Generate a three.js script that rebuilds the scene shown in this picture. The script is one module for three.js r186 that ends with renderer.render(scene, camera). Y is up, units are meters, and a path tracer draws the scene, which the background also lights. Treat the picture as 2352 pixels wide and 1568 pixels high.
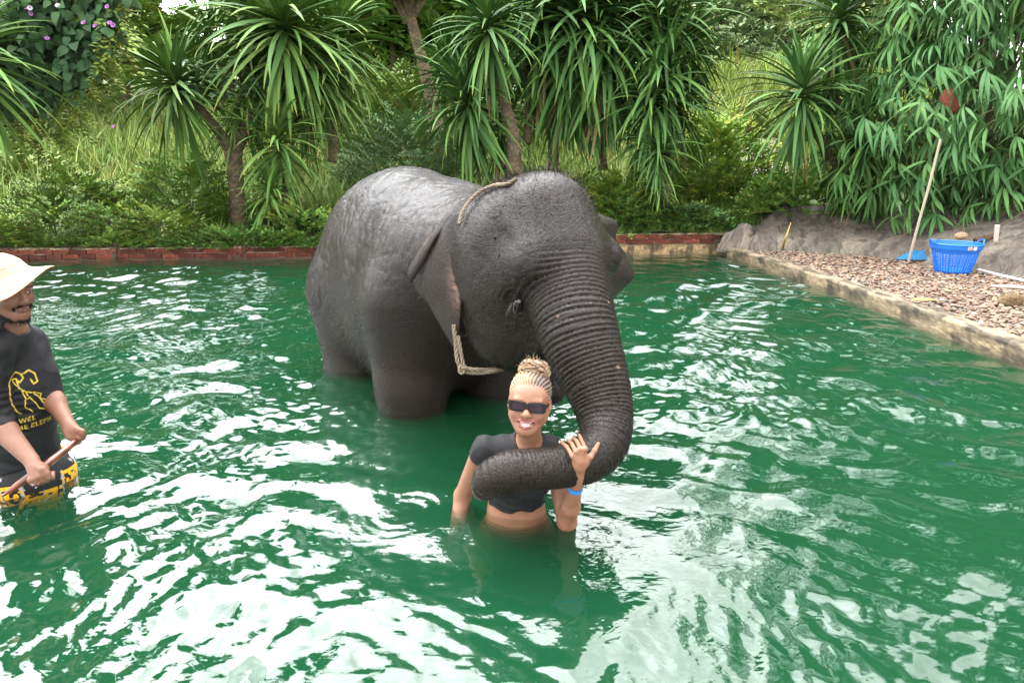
import * as THREE from 'three';
import { mergeGeometries } from 'three/addons/utils/BufferGeometryUtils.js';
import { ImprovedNoise } from 'three/addons/math/ImprovedNoise.js';

// ---------------------------------------------------------------- camera, sky, sun, exposure
const scene = new THREE.Scene();
const EYE = 1.45, PITCH = 15 * Math.PI / 180, FOC = 667;
const camera = new THREE.PerspectiveCamera(2 * Math.atan(341 / FOC) * 180 / Math.PI, 1024 / 682, 0.05, 1200);
camera.position.set(0, EYE, 0);
camera.lookAt(0, EYE - Math.sin(PITCH), -Math.cos(PITCH));
const renderer = new THREE.WebGLRenderer({ antialias: true });
renderer.toneMapping = THREE.LinearToneMapping;
renderer.toneMappingExposure = 1.06;
renderer.shadowMap.enabled = true;
const SUN = new THREE.Vector3(-0.26, 0.83, -0.46).normalize();
const V = (x, y, z) => new THREE.Vector3(x, y, z);
const mix = (a, b, t) => a + (b - a) * t, clamp = (x, a = 0, b = 1) => Math.min(b, Math.max(a, x));
const sstep = (a, b, x) => { const t = clamp((x - a) / (b - a)); return t * t * (3 - 2 * t); };
const pnoise = new ImprovedNoise(), N3 = (x, y, z = 0) => pnoise.noise(x + 200.3, y + 200.7, z + 200.1);
const fbm = (x, y, z = 0, o = 4) => { let a = 0.5, s = 0; for (let i = 0; i < o; i++) { s += a * N3(x, y, z); x *= 2.03; y *= 2.03; z *= 2.03; a *= 0.5; } return s; };
const cloud = (x, z) => fbm(x * 2.1, z * 2.1, 7, 5); // thin and thick places in the cloud layer
{ // thin bright overcast: brightest round the hidden sun, paler towards the horizon
  const W = 512, Hh = 256, data = new Float32Array(W * Hh * 4);
  for (let r = 0; r < Hh; r++) for (let c = 0; c < W; c++) {
    const el = ((r + 0.5) / Hh - 0.5) * Math.PI, az = ((c + 0.5) / W - 0.5) * 2 * Math.PI, y = Math.sin(el);
    const x = Math.cos(el) * Math.cos(az), z = Math.cos(el) * Math.sin(az);
    const cs = x * SUN.x + y * SUN.y + z * SUN.z, an = Math.acos(Math.min(1, Math.max(-1, cs)));
    const up = Math.max(0, y);
    const cl = 1 + 0.9 * cloud(x / (up + 0.35), z / (up + 0.35)) * sstep(0, 0.2, y);
    let L = (3.0 + 0.8 * up + 13.0 * Math.exp(-Math.pow(an / 0.64, 2)) + 2.0 * Math.exp(-an / 0.9)) * clamp(cl, 0.45, 1.5);
    if (y < 0) L = 0.5;
    const i = (r * W + c) * 4;
    data[i] = L * 0.985; data[i + 1] = L; data[i + 2] = L * 1.02; data[i + 3] = 1;
  }
  const sky = new THREE.DataTexture(data, W, Hh, THREE.RGBAFormat, THREE.FloatType);
  sky.mapping = THREE.EquirectangularReflectionMapping; sky.magFilter = THREE.LinearFilter; sky.needsUpdate = true;
  scene.background = sky; scene.environment = sky;
}
const sun = new THREE.DirectionalLight(new THREE.Color(1, 0.97, 0.92), 1.1);
sun.position.copy(SUN).multiplyScalar(60); sun.castShadow = true; sun.shadow.radius = 36;
sun.shadow.mapSize.set(2048, 2048);
Object.assign(sun.shadow.camera, { left: -25, right: 25, top: 25, bottom: -25, near: 1, far: 140 });
sun.name = 'sun'; scene.add(sun); sun.target.position.set(0, 0, -6); scene.add(sun.target);

// ---------------------------------------------------------------- helpers
function rng(seed) { let s = seed >>> 0; return () => { s = (s + 0x6d2b79f5) | 0; let t = Math.imul(s ^ (s >>> 15), 1 | s); t = (t + Math.imul(t ^ (t >>> 7), 61 | t)) ^ t; return ((t ^ (t >>> 14)) >>> 0) / 4294967296; }; }
// a place from a spot in the picture (2352 wide) and its distance along -z, or on a level
const CP = Math.cos(PITCH), SP = Math.sin(PITCH);
function ray(dx, dy) { const x = (dx / 2.297 - 512) / FOC, y = -(dy / 2.297 - 341) / FOC; return [x, -SP + CP * y, -CP - SP * y]; }
function at(dx, dy, depth) { const r = ray(dx, dy), t = depth / -r[2]; return V(r[0] * t, EYE + r[1] * t, -depth); }
const used = {};
function uniq(n) { if (used[n] === undefined) { used[n] = 0; return n; } used[n]++; return n + '_' + String(used[n]).padStart(3, '0'); }
function tag(o, label, category, group, kind) { if (label) o.userData.label = label; if (category) o.userData.category = category; if (group) o.userData.group = group; if (kind) o.userData.kind = kind; return o; }
function thing(name, label, category, pos, group) { const o = new THREE.Group(); o.name = uniq(name); if (pos) o.position.copy(pos); scene.add(o); return tag(o, label, category, group); }
function part(name, geo, mat, parent, kind) { const m = new THREE.Mesh(geo, mat); m.name = name; m.castShadow = m.receiveShadow = true; if (kind) m.userData.kind = kind; parent.add(m); return m; }
function top(name, geo, mat, label, category, group, kind) { const m = part(uniq(name), geo, mat, scene); return tag(m, label, category, group, kind); }
function struct(name, geo, mat) { return top(name, geo, mat, null, null, null, 'structure'); }
function inst(name, geo, mat, mats, cols, parent) { // many copies of one small shape as one part
  const m = new THREE.InstancedMesh(geo, mat, mats.length); m.name = name; m.castShadow = m.receiveShadow = true;
  mats.forEach((q, i) => m.setMatrixAt(i, q)); if (cols) cols.forEach((c, i) => m.setColorAt(i, c));
  m.userData.kind = 'stuff'; parent.add(m); return m;
}
const rgb = (r, g, b) => new THREE.Color().setRGB(r, g, b);
const std = (o) => { const m = new THREE.MeshPhysicalMaterial(o); return m; };
function geoFrom(pos, idx, nor, uv, col) {
  const g = new THREE.BufferGeometry(); g.setAttribute('position', new THREE.Float32BufferAttribute(pos, 3));
  if (uv) g.setAttribute('uv', new THREE.Float32BufferAttribute(uv, 2)); if (col) g.setAttribute('color', new THREE.Float32BufferAttribute(col, 3));
  if (idx) g.setIndex(idx); if (nor) g.setAttribute('normal', new THREE.Float32BufferAttribute(nor, 3)); else g.computeVertexNormals(); return g;
}
function tex(n, f, opt = {}) { // f(u, v) -> [r, g, b] 0..1 (sRGB when colour) or a grey level; u, v in 0..1
  const w = n, h = opt.h || n, d = new Uint8Array(w * h * 4);
  for (let y = 0; y < h; y++) for (let x = 0; x < w; x++) { const c = f((x + 0.5) / w, (y + 0.5) / h), i = (y * w + x) * 4; if (typeof c === 'number') d[i] = d[i + 1] = d[i + 2] = clamp(c) * 255; else { d[i] = clamp(c[0]) * 255; d[i + 1] = clamp(c[1]) * 255; d[i + 2] = clamp(c[2]) * 255; } d[i + 3] = 255; }
  const t = new THREE.DataTexture(d, w, h); t.magFilter = THREE.LinearFilter; t.wrapS = t.wrapT = THREE.RepeatWrapping; if (opt.srgb) t.colorSpace = THREE.SRGBColorSpace; t.needsUpdate = true; return t;
}
// noise that repeats: period p cells over 0..1
const hsh = (x, y, s) => { let h = Math.imul(x, 374761393) ^ Math.imul(y, 668265263) ^ Math.imul(s, 974634777); h = Math.imul(h ^ (h >>> 13), 1274126177); return ((h ^ (h >>> 16)) >>> 0) / 4294967296; };
function tn(u, v, p, s = 1) { const x = u * p, y = v * p, x0 = Math.floor(x), y0 = Math.floor(y), q = (t) => t * t * (3 - 2 * t), fx = q(x - x0), fy = q(y - y0), w = (k) => ((k % p) + p) % p; return mix(mix(hsh(w(x0), w(y0), s), hsh(w(x0 + 1), w(y0), s), fx), mix(hsh(w(x0), w(y0 + 1), s), hsh(w(x0 + 1), w(y0 + 1), s), fx), fy); }
const tfbm = (u, v, p, o = 4, s = 1) => { let a = 0.5, r = 0; for (let i = 0; i < o; i++) { r += a * tn(u, v, p, s + i); p *= 2; a *= 0.5; } return r; };
function worley(u, v, p, s = 1) { const x = u * p, y = v * p, x0 = Math.floor(x), y0 = Math.floor(y), w = (k) => ((k % p) + p) % p; let a = 9, b = 9, id = 0; for (let j = -1; j < 2; j++) for (let i = -1; i < 2; i++) { const cx = x0 + i, cy = y0 + j, px = cx + hsh(w(cx), w(cy), s), py = cy + hsh(w(cx), w(cy), s + 7), d = Math.hypot(px - x, py - y); if (d < a) { b = a; a = d; id = hsh(w(cx), w(cy), s + 13); } else if (d < b) b = d; } return [a, b - a, id]; }
// tube of varying radius along points, with caps
function tubeGeo(pts, radii, seg = 8, n = 0, uvLen = 1) {
  const curve = pts.length > 2 && n ? new THREE.CatmullRomCurve3(pts) : null, m = curve ? n : pts.length - 1, P = [], R = [];
  for (let i = 0; i <= m; i++) { const t = i / m; P.push(curve ? curve.getPoint(t) : pts[i]); const k = t * (radii.length - 1), k0 = Math.min(radii.length - 2, Math.floor(k)); R.push(radii.length > 1 ? mix(radii[k0], radii[k0 + 1], k - k0) : radii[0]); }
  const pos = [], uv = [], idx = []; let nrm = null, len = 0;
  for (let i = 0; i <= m; i++) {
    const T = P[Math.min(m, i + 1)].clone().sub(P[Math.max(0, i - 1)]).normalize();
    if (!nrm) { nrm = Math.abs(T.y) < 0.9 ? V(0, 1, 0) : V(1, 0, 0); } nrm = nrm.clone().addScaledVector(T, -nrm.dot(T)).normalize();
    const B = T.clone().cross(nrm); if (i) len += P[i].distanceTo(P[i - 1]);
    for (let j = 0; j <= seg; j++) { const a = j / seg * 2 * Math.PI, c = Math.cos(a) * R[i], s = Math.sin(a) * R[i]; pos.push(P[i].x + nrm.x * c + B.x * s, P[i].y + nrm.y * c + B.y * s, P[i].z + nrm.z * c + B.z * s); uv.push(j / seg, len * uvLen); }
  }
  for (let i = 0; i < m; i++) for (let j = 0; j < seg; j++) { const a = i * (seg + 1) + j, b = a + seg + 1; idx.push(a, a + 1, b, b, a + 1, b + 1); }
  for (const [e, flip] of [[0, 1], [m, 0]]) { const c = pos.length / 3; pos.push(P[e].x, P[e].y, P[e].z); uv.push(0.5, 0); for (let j = 0; j < seg; j++) { const a = e * (seg + 1) + j; flip ? idx.push(c, a + 1, a) : idx.push(c, a, a + 1); } }
  return geoFrom(pos, idx, null, uv);
}
// a skin round a distance field, meshed only where the surface is (surface nets)
function skin(sdf, lo, hi, h, opt = {}) {
  const B = 8, nb = [0, 1, 2].map((k) => Math.ceil((hi[k] - lo[k]) / (h * B))), S = B + 1, half = h * B / 2, reach = half * 1.7321 * 1.15 + (opt.pad || 0.012);
  const N = nb.map((n) => n * B + 1), vid = new Map(), pos = [], quads = [], key = (i, j, k) => (i * N[1] + j) * N[2] + k, live = [];
  for (let a = 0; a < nb[0]; a++) for (let b = 0; b < nb[1]; b++) for (let c = 0; c < nb[2]; c++) {
    const x = lo[0] + (a + 0.5) * B * h, y = lo[1] + (b + 0.5) * B * h, z = lo[2] + (c + 0.5) * B * h;
    if (Math.abs(sdf(x, y, z)) < reach) live.push([a * B, b * B, c * B]);
  }
  const store = [];
  for (const [i0, j0, k0] of live) {
    const g = new Float32Array(S * S * S);
    g.fill(NaN); const far = [], q4 = h * 2 * 1.7321 * 1.15 + (opt.pad || 0.012) * 0.5;
    for (let a = 0; a < S - 1; a += 4) for (let b = 0; b < S - 1; b += 4) for (let c = 0; c < S - 1; c += 4) { const d = sdf(lo[0] + (i0 + a + 2) * h, lo[1] + (j0 + b + 2) * h, lo[2] + (k0 + c + 2) * h); if (Math.abs(d) > q4) { far.push(a, b, c, d); continue; } for (let i = a; i <= a + 4; i++) for (let j = b; j <= b + 4; j++) for (let k = c; k <= c + 4; k++) { const q = (i * S + j) * S + k; if (g[q] !== g[q]) g[q] = sdf(lo[0] + (i0 + i) * h, lo[1] + (j0 + j) * h, lo[2] + (k0 + k) * h); } }
    for (let f = 0; f < far.length; f += 4) for (let i = far[f]; i <= far[f] + 4; i++) for (let j = far[f + 1]; j <= far[f + 1] + 4; j++) for (let k = far[f + 2]; k <= far[f + 2] + 4; k++) { const q = (i * S + j) * S + k; if (g[q] !== g[q]) g[q] = far[f + 3]; }
    let any = 0; const s0 = g[0] < 0; for (let q = 1; q < g.length; q++) if ((g[q] < 0) !== s0) { any = 1; break; }
    if (!any) continue; store.push([i0, j0, k0, g]);
    for (let i = 0; i < B; i++) for (let j = 0; j < B; j++) for (let k = 0; k < B; k++) {
      const q = (i * S + j) * S + k; let cnt = 0, X = 0, Y = 0, Z = 0;
      const v = [g[q], g[q + S * S], g[q + S], g[q + S * S + S], g[q + 1], g[q + S * S + 1], g[q + S + 1], g[q + S * S + S + 1]];
      for (let e = 0; e < 12; e++) { const [p, r] = EDG[e]; const A = v[p], C = v[r]; if ((A < 0) !== (C < 0)) { const t = A / (A - C); X += (p & 1) + t * ((r & 1) - (p & 1)); Y += (p >> 1 & 1) + t * ((r >> 1 & 1) - (p >> 1 & 1)); Z += (p >> 2) + t * ((r >> 2) - (p >> 2)); cnt++; } }
      if (cnt) { vid.set(key(i0 + i, j0 + j, k0 + k), pos.length / 3); pos.push(lo[0] + (i0 + i + X / cnt) * h, lo[1] + (j0 + j + Y / cnt) * h, lo[2] + (k0 + k + Z / cnt) * h); }
    }
  }
  const D = [[1, 0, 0], [0, 1, 0], [0, 0, 1]];
  for (const [i0, j0, k0, g] of store) for (let i = 0; i < B; i++) for (let j = 0; j < B; j++) for (let k = 0; k < B; k++) {
    const q = (i * S + j) * S + k, A = g[q];
    for (let e = 0; e < 3; e++) {
      const C = g[q + (e === 0 ? S * S : e === 1 ? S : 1)]; if ((A < 0) === (C < 0)) continue;
      const u = D[(e + 1) % 3], w = D[(e + 2) % 3], I = i0 + i, J = j0 + j, K = k0 + k;
      const a = vid.get(key(I, J, K)), b = vid.get(key(I - u[0], J - u[1], K - u[2])), c = vid.get(key(I - u[0] - w[0], J - u[1] - w[1], K - u[2] - w[2])), d = vid.get(key(I - w[0], J - w[1], K - w[2]));
      if (a === undefined || b === undefined || c === undefined || d === undefined) continue;
      if (A < 0) quads.push(a, b, c, a, c, d); else quads.push(a, c, b, a, d, c);
    }
  }
  const n = pos.length / 3, nor = new Float32Array(n * 3);
  for (let t = 0; t < quads.length; t += 3) { const a = quads[t] * 3, b = quads[t + 1] * 3, c = quads[t + 2] * 3, ux = pos[b] - pos[a], uy = pos[b + 1] - pos[a + 1], uz = pos[b + 2] - pos[a + 2], vx = pos[c] - pos[a], vy = pos[c + 1] - pos[a + 1], vz = pos[c + 2] - pos[a + 2], X = uy * vz - uz * vy, Y = uz * vx - ux * vz, Z = ux * vy - uy * vx; for (const q of [a, b, c]) { nor[q] += X; nor[q + 1] += Y; nor[q + 2] += Z; } }
  for (let i = 0; i < n * 3; i += 3) { const l = Math.hypot(nor[i], nor[i + 1], nor[i + 2]) || 1; nor[i] /= l; nor[i + 1] /= l; nor[i + 2] /= l; }
  { let s = 0; for (let i = 0; i < n; i += Math.max(1, Math.floor(n / 50))) { const x = pos[i * 3], y = pos[i * 3 + 1], z = pos[i * 3 + 2], k = h * 1.5; s += sdf(x + nor[i * 3] * k, y + nor[i * 3 + 1] * k, z + nor[i * 3 + 2] * k) > sdf(x - nor[i * 3] * k, y - nor[i * 3 + 1] * k, z - nor[i * 3 + 2] * k) ? 1 : -1; } if (s < 0) { for (let i = 0; i < n * 3; i++) nor[i] = -nor[i]; for (let t = 0; t < quads.length; t += 3) { const q = quads[t + 1]; quads[t + 1] = quads[t + 2]; quads[t + 2] = q; } } }
  let col = null; if (opt.color) { col = new Float32Array(n * 3); for (let i = 0; i < n; i++) { const c = opt.color(pos[i * 3], pos[i * 3 + 1], pos[i * 3 + 2], nor[i * 3], nor[i * 3 + 1], nor[i * 3 + 2]); col[i * 3] = c[0]; col[i * 3 + 1] = c[1]; col[i * 3 + 2] = c[2]; } }
  return { pos, nor, idx: quads, col };
}
const within = (f, c, R) => (x, y, z) => { const X = x - c.x, Y = y - c.y, Z = z - c.z, d = Math.sqrt(X * X + Y * Y + Z * Z) - R; return d > 0.06 ? d : f(x, y, z); };
const EDG = [[0, 1], [2, 3], [4, 5], [6, 7], [0, 2], [1, 3], [4, 6], [5, 7], [0, 4], [1, 5], [2, 6], [3, 7]];
// joins skins; box-projected uv in metres when uvs is set (corners are split where the projection turns)
function skinGeo(list, uvs) {
  const pos = [], nor = [], col = [], idx = [], uv = [];
  for (const s of list) {
    const off = pos.length / 3, map = [new Map(), new Map(), new Map()];
    if (!uvs) { for (const v of s.pos) pos.push(v); for (const v of s.nor) nor.push(v); if (s.col) for (const v of s.col) col.push(v); for (const i of s.idx) idx.push(i + off); continue; }
    for (let t = 0; t < s.idx.length; t += 3) {
      const n = [0, 1, 2].map((k) => Math.abs(s.nor[s.idx[t] * 3 + k] + s.nor[s.idx[t + 1] * 3 + k] + s.nor[s.idx[t + 2] * 3 + k])), m = n[0] > n[1] ? (n[0] > n[2] ? 0 : 2) : (n[1] > n[2] ? 1 : 2);
      for (let k = 0; k < 3; k++) {
        const i = s.idx[t + k]; let q = map[m].get(i);
        if (q === undefined) { q = pos.length / 3; map[m].set(i, q); const x = s.pos[i * 3], y = s.pos[i * 3 + 1], z = s.pos[i * 3 + 2]; pos.push(x, y, z); nor.push(s.nor[i * 3], s.nor[i * 3 + 1], s.nor[i * 3 + 2]); if (s.col) col.push(s.col[i * 3], s.col[i * 3 + 1], s.col[i * 3 + 2]); if (m === 0) uv.push(z, y); else if (m === 1) uv.push(x, z); else uv.push(x, y); }
        idx.push(q);
      }
    }
  }
  return geoFrom(pos, idx, nor, uvs ? uv : null, col.length ? col : null);
}
// distance pieces: tapered capsule, ellipsoid in a turned frame, smooth joins
function cap(a, b, ra, rb) {
  const bx = b.x - a.x, by = b.y - a.y, bz = b.z - a.z, L = bx * bx + by * by + bz * bz || 1e-9;
  const F = (x, y, z) => { const px = x - a.x, py = y - a.y, pz = z - a.z; let t = (px * bx + py * by + pz * bz) / L; t = t < 0 ? 0 : t > 1 ? 1 : t; const dx = px - t * bx, dy = py - t * by, dz = pz - t * bz; return Math.sqrt(dx * dx + dy * dy + dz * dz) - (ra + (rb - ra) * t); };
  F.s = [(a.x + b.x) / 2, (a.y + b.y) / 2, (a.z + b.z) / 2, Math.sqrt(L) / 2 + Math.max(ra, rb)]; return F;
}
function ell(c, r, rot) { // rot: three axes (unit) or nothing
  const ax = rot || [V(1, 0, 0), V(0, 1, 0), V(0, 0, 1)], mn = Math.min(...r);
  const F = (x, y, z) => { const px = x - c.x, py = y - c.y, pz = z - c.z, a = (px * ax[0].x + py * ax[0].y + pz * ax[0].z) / r[0], b = (px * ax[1].x + py * ax[1].y + pz * ax[1].z) / r[1], d = (px * ax[2].x + py * ax[2].y + pz * ax[2].z) / r[2]; const k0 = Math.sqrt(a * a + b * b + d * d); if (k0 < 1e-4) return -mn; const k1 = Math.sqrt((a / r[0]) ** 2 + (b / r[1]) ** 2 + (d / r[2]) ** 2); return k0 * (k0 - 1) / k1; };
  F.s = [c.x, c.y, c.z, Math.max(...r)]; return F;
}
const smin = (a, b, k) => { const h = k - Math.abs(a - b); return h > 0 ? Math.min(a, b) - h * h / (4 * k) : Math.min(a, b); };
const smax = (a, b, k) => -smin(-a, -b, k);
const union = (list) => (x, y, z) => { let d = list[0][0](x, y, z); for (let i = 1; i < list.length; i++) { const [f, k] = list[i], q = f.s; if (q) { const X = x - q[0], Y = y - q[1], Z = z - q[2], m = d + k + q[3]; if (m < 0 || X * X + Y * Y + Z * Z > m * m * 1.21) continue; } d = smin(d, f(x, y, z), k); } return d; }; // [[f, k], ...]
// ---------------------------------------------------------------- water
const rw = rng(11), WV = [];
for (let i = 0; i < 48; i++) { const lam = 0.15 * Math.pow(8.5, rw() ** 1.1), th = -Math.PI / 2 + (rw() - 0.5) * 2.7, k = 2 * Math.PI / lam; WV.push([Math.cos(th) * k, Math.sin(th) * k, rw() * 6.28, lam * (0.0056 + 0.0042 * rw()) * Math.pow(lam / 0.4, -0.12), i % 5]); }
const RINGS = [[-0.47, -2.6, 0.055, 0.0008, 0.28], [0.28, -2.42, 0.045, 0.0005, 0.22], [0.02, -2.5, 0.07, 0.0007, 0.3], [-2.0, -2.7, 0.08, 0.0016, 0.55], [-0.65, -3.8, 0.08, 0.0013, 0.5], [-1.35, -4.7, 0.1, 0.0012, 0.5], [0.75, -3.1, 0.05, 0.0005, 0.25], [1.6, -3.4, 0.05, 0.0006, 0.25], [2.2, -4.0, 0.06, 0.0007, 0.25], [2.7, -6.2, 0.09, 0.0012, 0.35], [1.3, -2.3, 0.04, 0.0004, 0.2]];
const WS = [];
for (let i = 0; i < 26; i++) { const lam = 0.055 * Math.pow(3.2, rw()), th = -Math.PI / 2 + (rw() - 0.5) * 3.6, k = 2 * Math.PI / lam; WS.push([Math.cos(th) * k, Math.sin(th) * k, rw() * 6.28, lam * 0.0047, i % 3]); }
const wv = [0, 0, 0]; // height and slopes
function waterAt(x, z) {
  const wx = x + 0.18 * N3(x * 0.9, z * 0.9, 3), wz = z + 0.18 * N3(x * 0.9, z * 0.9, 8);
  const g = (0.62 + 0.75 * N3(x * 0.33, z * 0.33, 1)) * (sstep(-11.6, -8.5, z) * 0.45 + 0.55), m = [0, 1, 2, 3, 4].map((i) => g * (0.65 + 0.95 * N3(x * 0.55, z * 0.55, i * 7 + 2)));
  let h = 0, a = 0, b = 0; for (const w of WV) { const p = w[0] * wx + w[1] * wz + w[2], k = w[3] * m[w[4]], c = Math.cos(p) * k; h += Math.sin(p) * k; a += c * w[0]; b += c * w[1]; }
  const q = [0, 1, 2].map((i) => 1.5 * sstep(0.02, 0.45, N3(x * 0.8, z * 0.8, 40 + i * 9) + 0.12) * (z < -6 ? 0.5 : 1)); for (const w of WS) { const p = w[0] * wx + w[1] * wz + w[2], k = w[3] * q[w[4]]; if (k < 1e-7) continue; const c = Math.cos(p) * k; h += Math.sin(p) * k; a += c * w[0]; b += c * w[1]; }
  for (const r of RINGS) { const dx = x - r[0], dz = z - r[1], d = Math.hypot(dx, dz) + 0.035 * N3(x * 5, z * 5, 6) + 0.02; if (d > 0.001 && d < r[4] * 3) { const e = r[3] * Math.exp(-d * d / (r[4] * r[4])), p = d / r[2] * 6.28; h += e * Math.sin(p); const s = e * Math.cos(p) * 6.28 / r[2] / d; a += s * dx; b += s * dz; } }
  wv[0] = h; wv[1] = a; wv[2] = b; return h;
}
const zW = (x) => -11.21 + (3.47 - x) * 0.0771;
function waterPatch(x0, x1, z0, z1, nx, nz, back) { const pos = [], nor = [], uv = [], idx = [];
  for (let j = 0; j <= nz; j++) for (let i = 0; i <= nx; i++) { const x = mix(x0, x1, i / nx); let z = mix(z0, z1, j / nz); if (back) z = mix(z0, zW(x) - 0.15, j / nz); waterAt(x, z); pos.push(x, wv[0], z); const a = wv[1], b = wv[2], l = Math.hypot(a, 1, b); nor.push(-a / l, 1 / l, -b / l); uv.push(x, z); }
  for (let j = 0; j < nz; j++) for (let i = 0; i < nx; i++) { const a = j * (nx + 1) + i, b = a + nx + 1; idx.push(a, a + 1, b, b, a + 1, b + 1); }
  return geoFrom(pos, idx, nor, uv); }
const rippleTex = tex(1024, (u, v) => { const w = 0.05 * tfbm(u, v, 6, 3, 31), a = tfbm(u + w, v, 8, 5, 5), b = tfbm(u - w, v + w, 22, 4, 15), g = sstep(0.3, 0.65, tfbm(u, v, 3, 2, 77)); return 0.5 + (0.35 + 0.65 * g) * (0.5 * (a - 0.47) + 0.28 * (b - 0.47)) + 0.12 * (tfbm(u, v, 40, 3, 9) - 0.45); });
rippleTex.repeat.set(1 / 1.7, 1 / 1.25);
const waterMat = std({ color: rgb(1, 1, 1), roughness: 0.03, transmission: 1, thickness: 0, ior: 1.52, bumpMap: rippleTex, bumpScale: 0.015 });
const water = struct('water', mergeGeometries([waterPatch(-4.2, 4, -0.5, -4, 560, 260), waterPatch(-10.5, 4, -4, -12, 460, 260, true), waterPatch(-10.5, -4.2, -0.5, -4, 90, 50), waterPatch(-10.5, 4, 7, -0.5, 80, 45)]), waterMat);
{ // suspended algae: thin clouds of green one under the other, then the murk below
  const cl = rgb(0.007, 0.055, 0.0215), deep = rgb(0.006, 0.049, 0.019);
  [0.008, 0.022, 0.039, 0.06, 0.088, 0.125, 0.175, 0.24].forEach((d, n) => { const pos = [], idx = [], uv = [], line = (lo, a, b, hi, n0, n1, n2) => { const l = []; for (let i = 0; i < n0; i++) l.push(mix(lo, a, i / n0)); for (let i = 0; i < n1; i++) l.push(mix(a, b, i / n1)); for (let i = 0; i <= n2; i++) l.push(mix(b, hi, i / n2)); return l; }, X = line(-10.5, -2.7, 0.9, 4, 24, 120, 14), Z = line(7, -1.9, -5.2, -11, 24, 100, 24), nx = X.length - 1, nz = Z.length - 1;
    Z.forEach((z0, j) => X.forEach((x) => { const z = j === nz ? zW(x) - 0.12 : z0; pos.push(x, -d - 0.012 + 0.005 * N3(x * 3, z * 3, n * 5) + 0.010 * N3(x * 11, z * 11, n * 9), z); uv.push(x, z); }));
    for (let j = 0; j < nz; j++) for (let i = 0; i < nx; i++) { const a = j * (nx + 1) + i, b = a + nx + 1; idx.push(a, a + 1, b, b, a + 1, b + 1); }
    part('algae_cloud', geoFrom(pos, idx, null, uv), std({ color: cl, roughness: 1, specularIntensity: 0, transparent: true, opacity: 0.22 + 0.02 * n }), water, 'stuff'); });
  const g = new THREE.PlaneGeometry(15, 19).rotateX(-Math.PI / 2).translate(-3.2, -0.42, -2.6); part('murk', g, std({ color: deep, roughness: 1, specularIntensity: 0 }), water, 'stuff');
}
struct('pool_floor', new THREE.BoxGeometry(16, 0.1, 20).translate(-3, -0.9, -2.5), std({ color: rgb(0.2, 0.22, 0.16), roughness: 0.9 }));

// ---------------------------------------------------------------- textures of the setting
const T = {};
T.plaster = tex(512, (u, v) => { const a = tfbm(u, v, 4, 5, 21), b = tfbm(u, v, 9, 6, 61), c = tfbm(u, v, 50, 3, 91), st = tfbm(u * 3 % 1, v * 0.5 % 1, 12, 4, 33), dark = clamp(sstep(0.40, 0.68, b) * 0.55 + sstep(0.5, 0.7, b * 0.6 + st * 0.45) * 0.4) * (0.6 + 0.8 * c), moss = sstep(0.45, 0.68, a) * 0.4; const k = 0.78 + 0.6 * (c - 0.45); let r = 0.80 * k, g = 0.71 * k, bl = 0.58 * k; r = mix(r, 0.22, dark); g = mix(g, 0.19, dark); bl = mix(bl, 0.15, dark); return [mix(r, 0.36, moss), mix(g, 0.34, moss), mix(bl, 0.24, moss)]; }, { srgb: true });
T.rough = tex(512, (u, v) => 0.6 * tfbm(u, v, 12, 5, 13) + 0.4 * tfbm(u, v, 60, 2, 17));
T.concrete = tex(512, (u, v) => { const a = tfbm(u, v, 4, 5, 121), b = tfbm(u, v, 14, 4, 161), c = tfbm(u, v, 50, 3, 191), k = 0.46 + 0.22 * (c - 0.45) + 0.30 * (a - 0.47), d = sstep(0.48, 0.66, b) * 0.45; return [mix(k, 0.2, d), mix(k * 0.95, 0.19, d), mix(k * 0.87, 0.17, d)]; }, { srgb: true });
T.bark = tex(256, (u, v) => { const a = tfbm(u, v * 3 % 1, 8, 4, 3), b = worley(u, v, 14, 5), k = 0.30 + 0.28 * (a - 0.4) + 0.10 * b[0]; return [k * 1.12, k * 0.94, k * 0.74]; }, { srgb: true });
T.barkB = tex(256, (u, v) => 0.5 * tfbm(u, v, 10, 4, 3) + 0.5 * worley(u, v, 12, 5)[1]);
const M = {};
M.plaster = std({ map: T.plaster, color: rgb(0.62, 0.6, 0.56), roughness: 0.9, bumpMap: T.rough, bumpScale: 0.012 });
M.concrete = std({ map: T.concrete, color: rgb(0.66, 0.62, 0.56), roughness: 0.85, bumpMap: T.rough, bumpScale: 0.03 });
M.bark = std({ map: T.bark, roughness: 0.95, bumpMap: T.barkB, bumpScale: 0.02 });
M.soil = std({ color: rgb(1, 1, 1), vertexColors: true, roughness: 1, bumpMap: T.rough, bumpScale: 0.08 });

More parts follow.
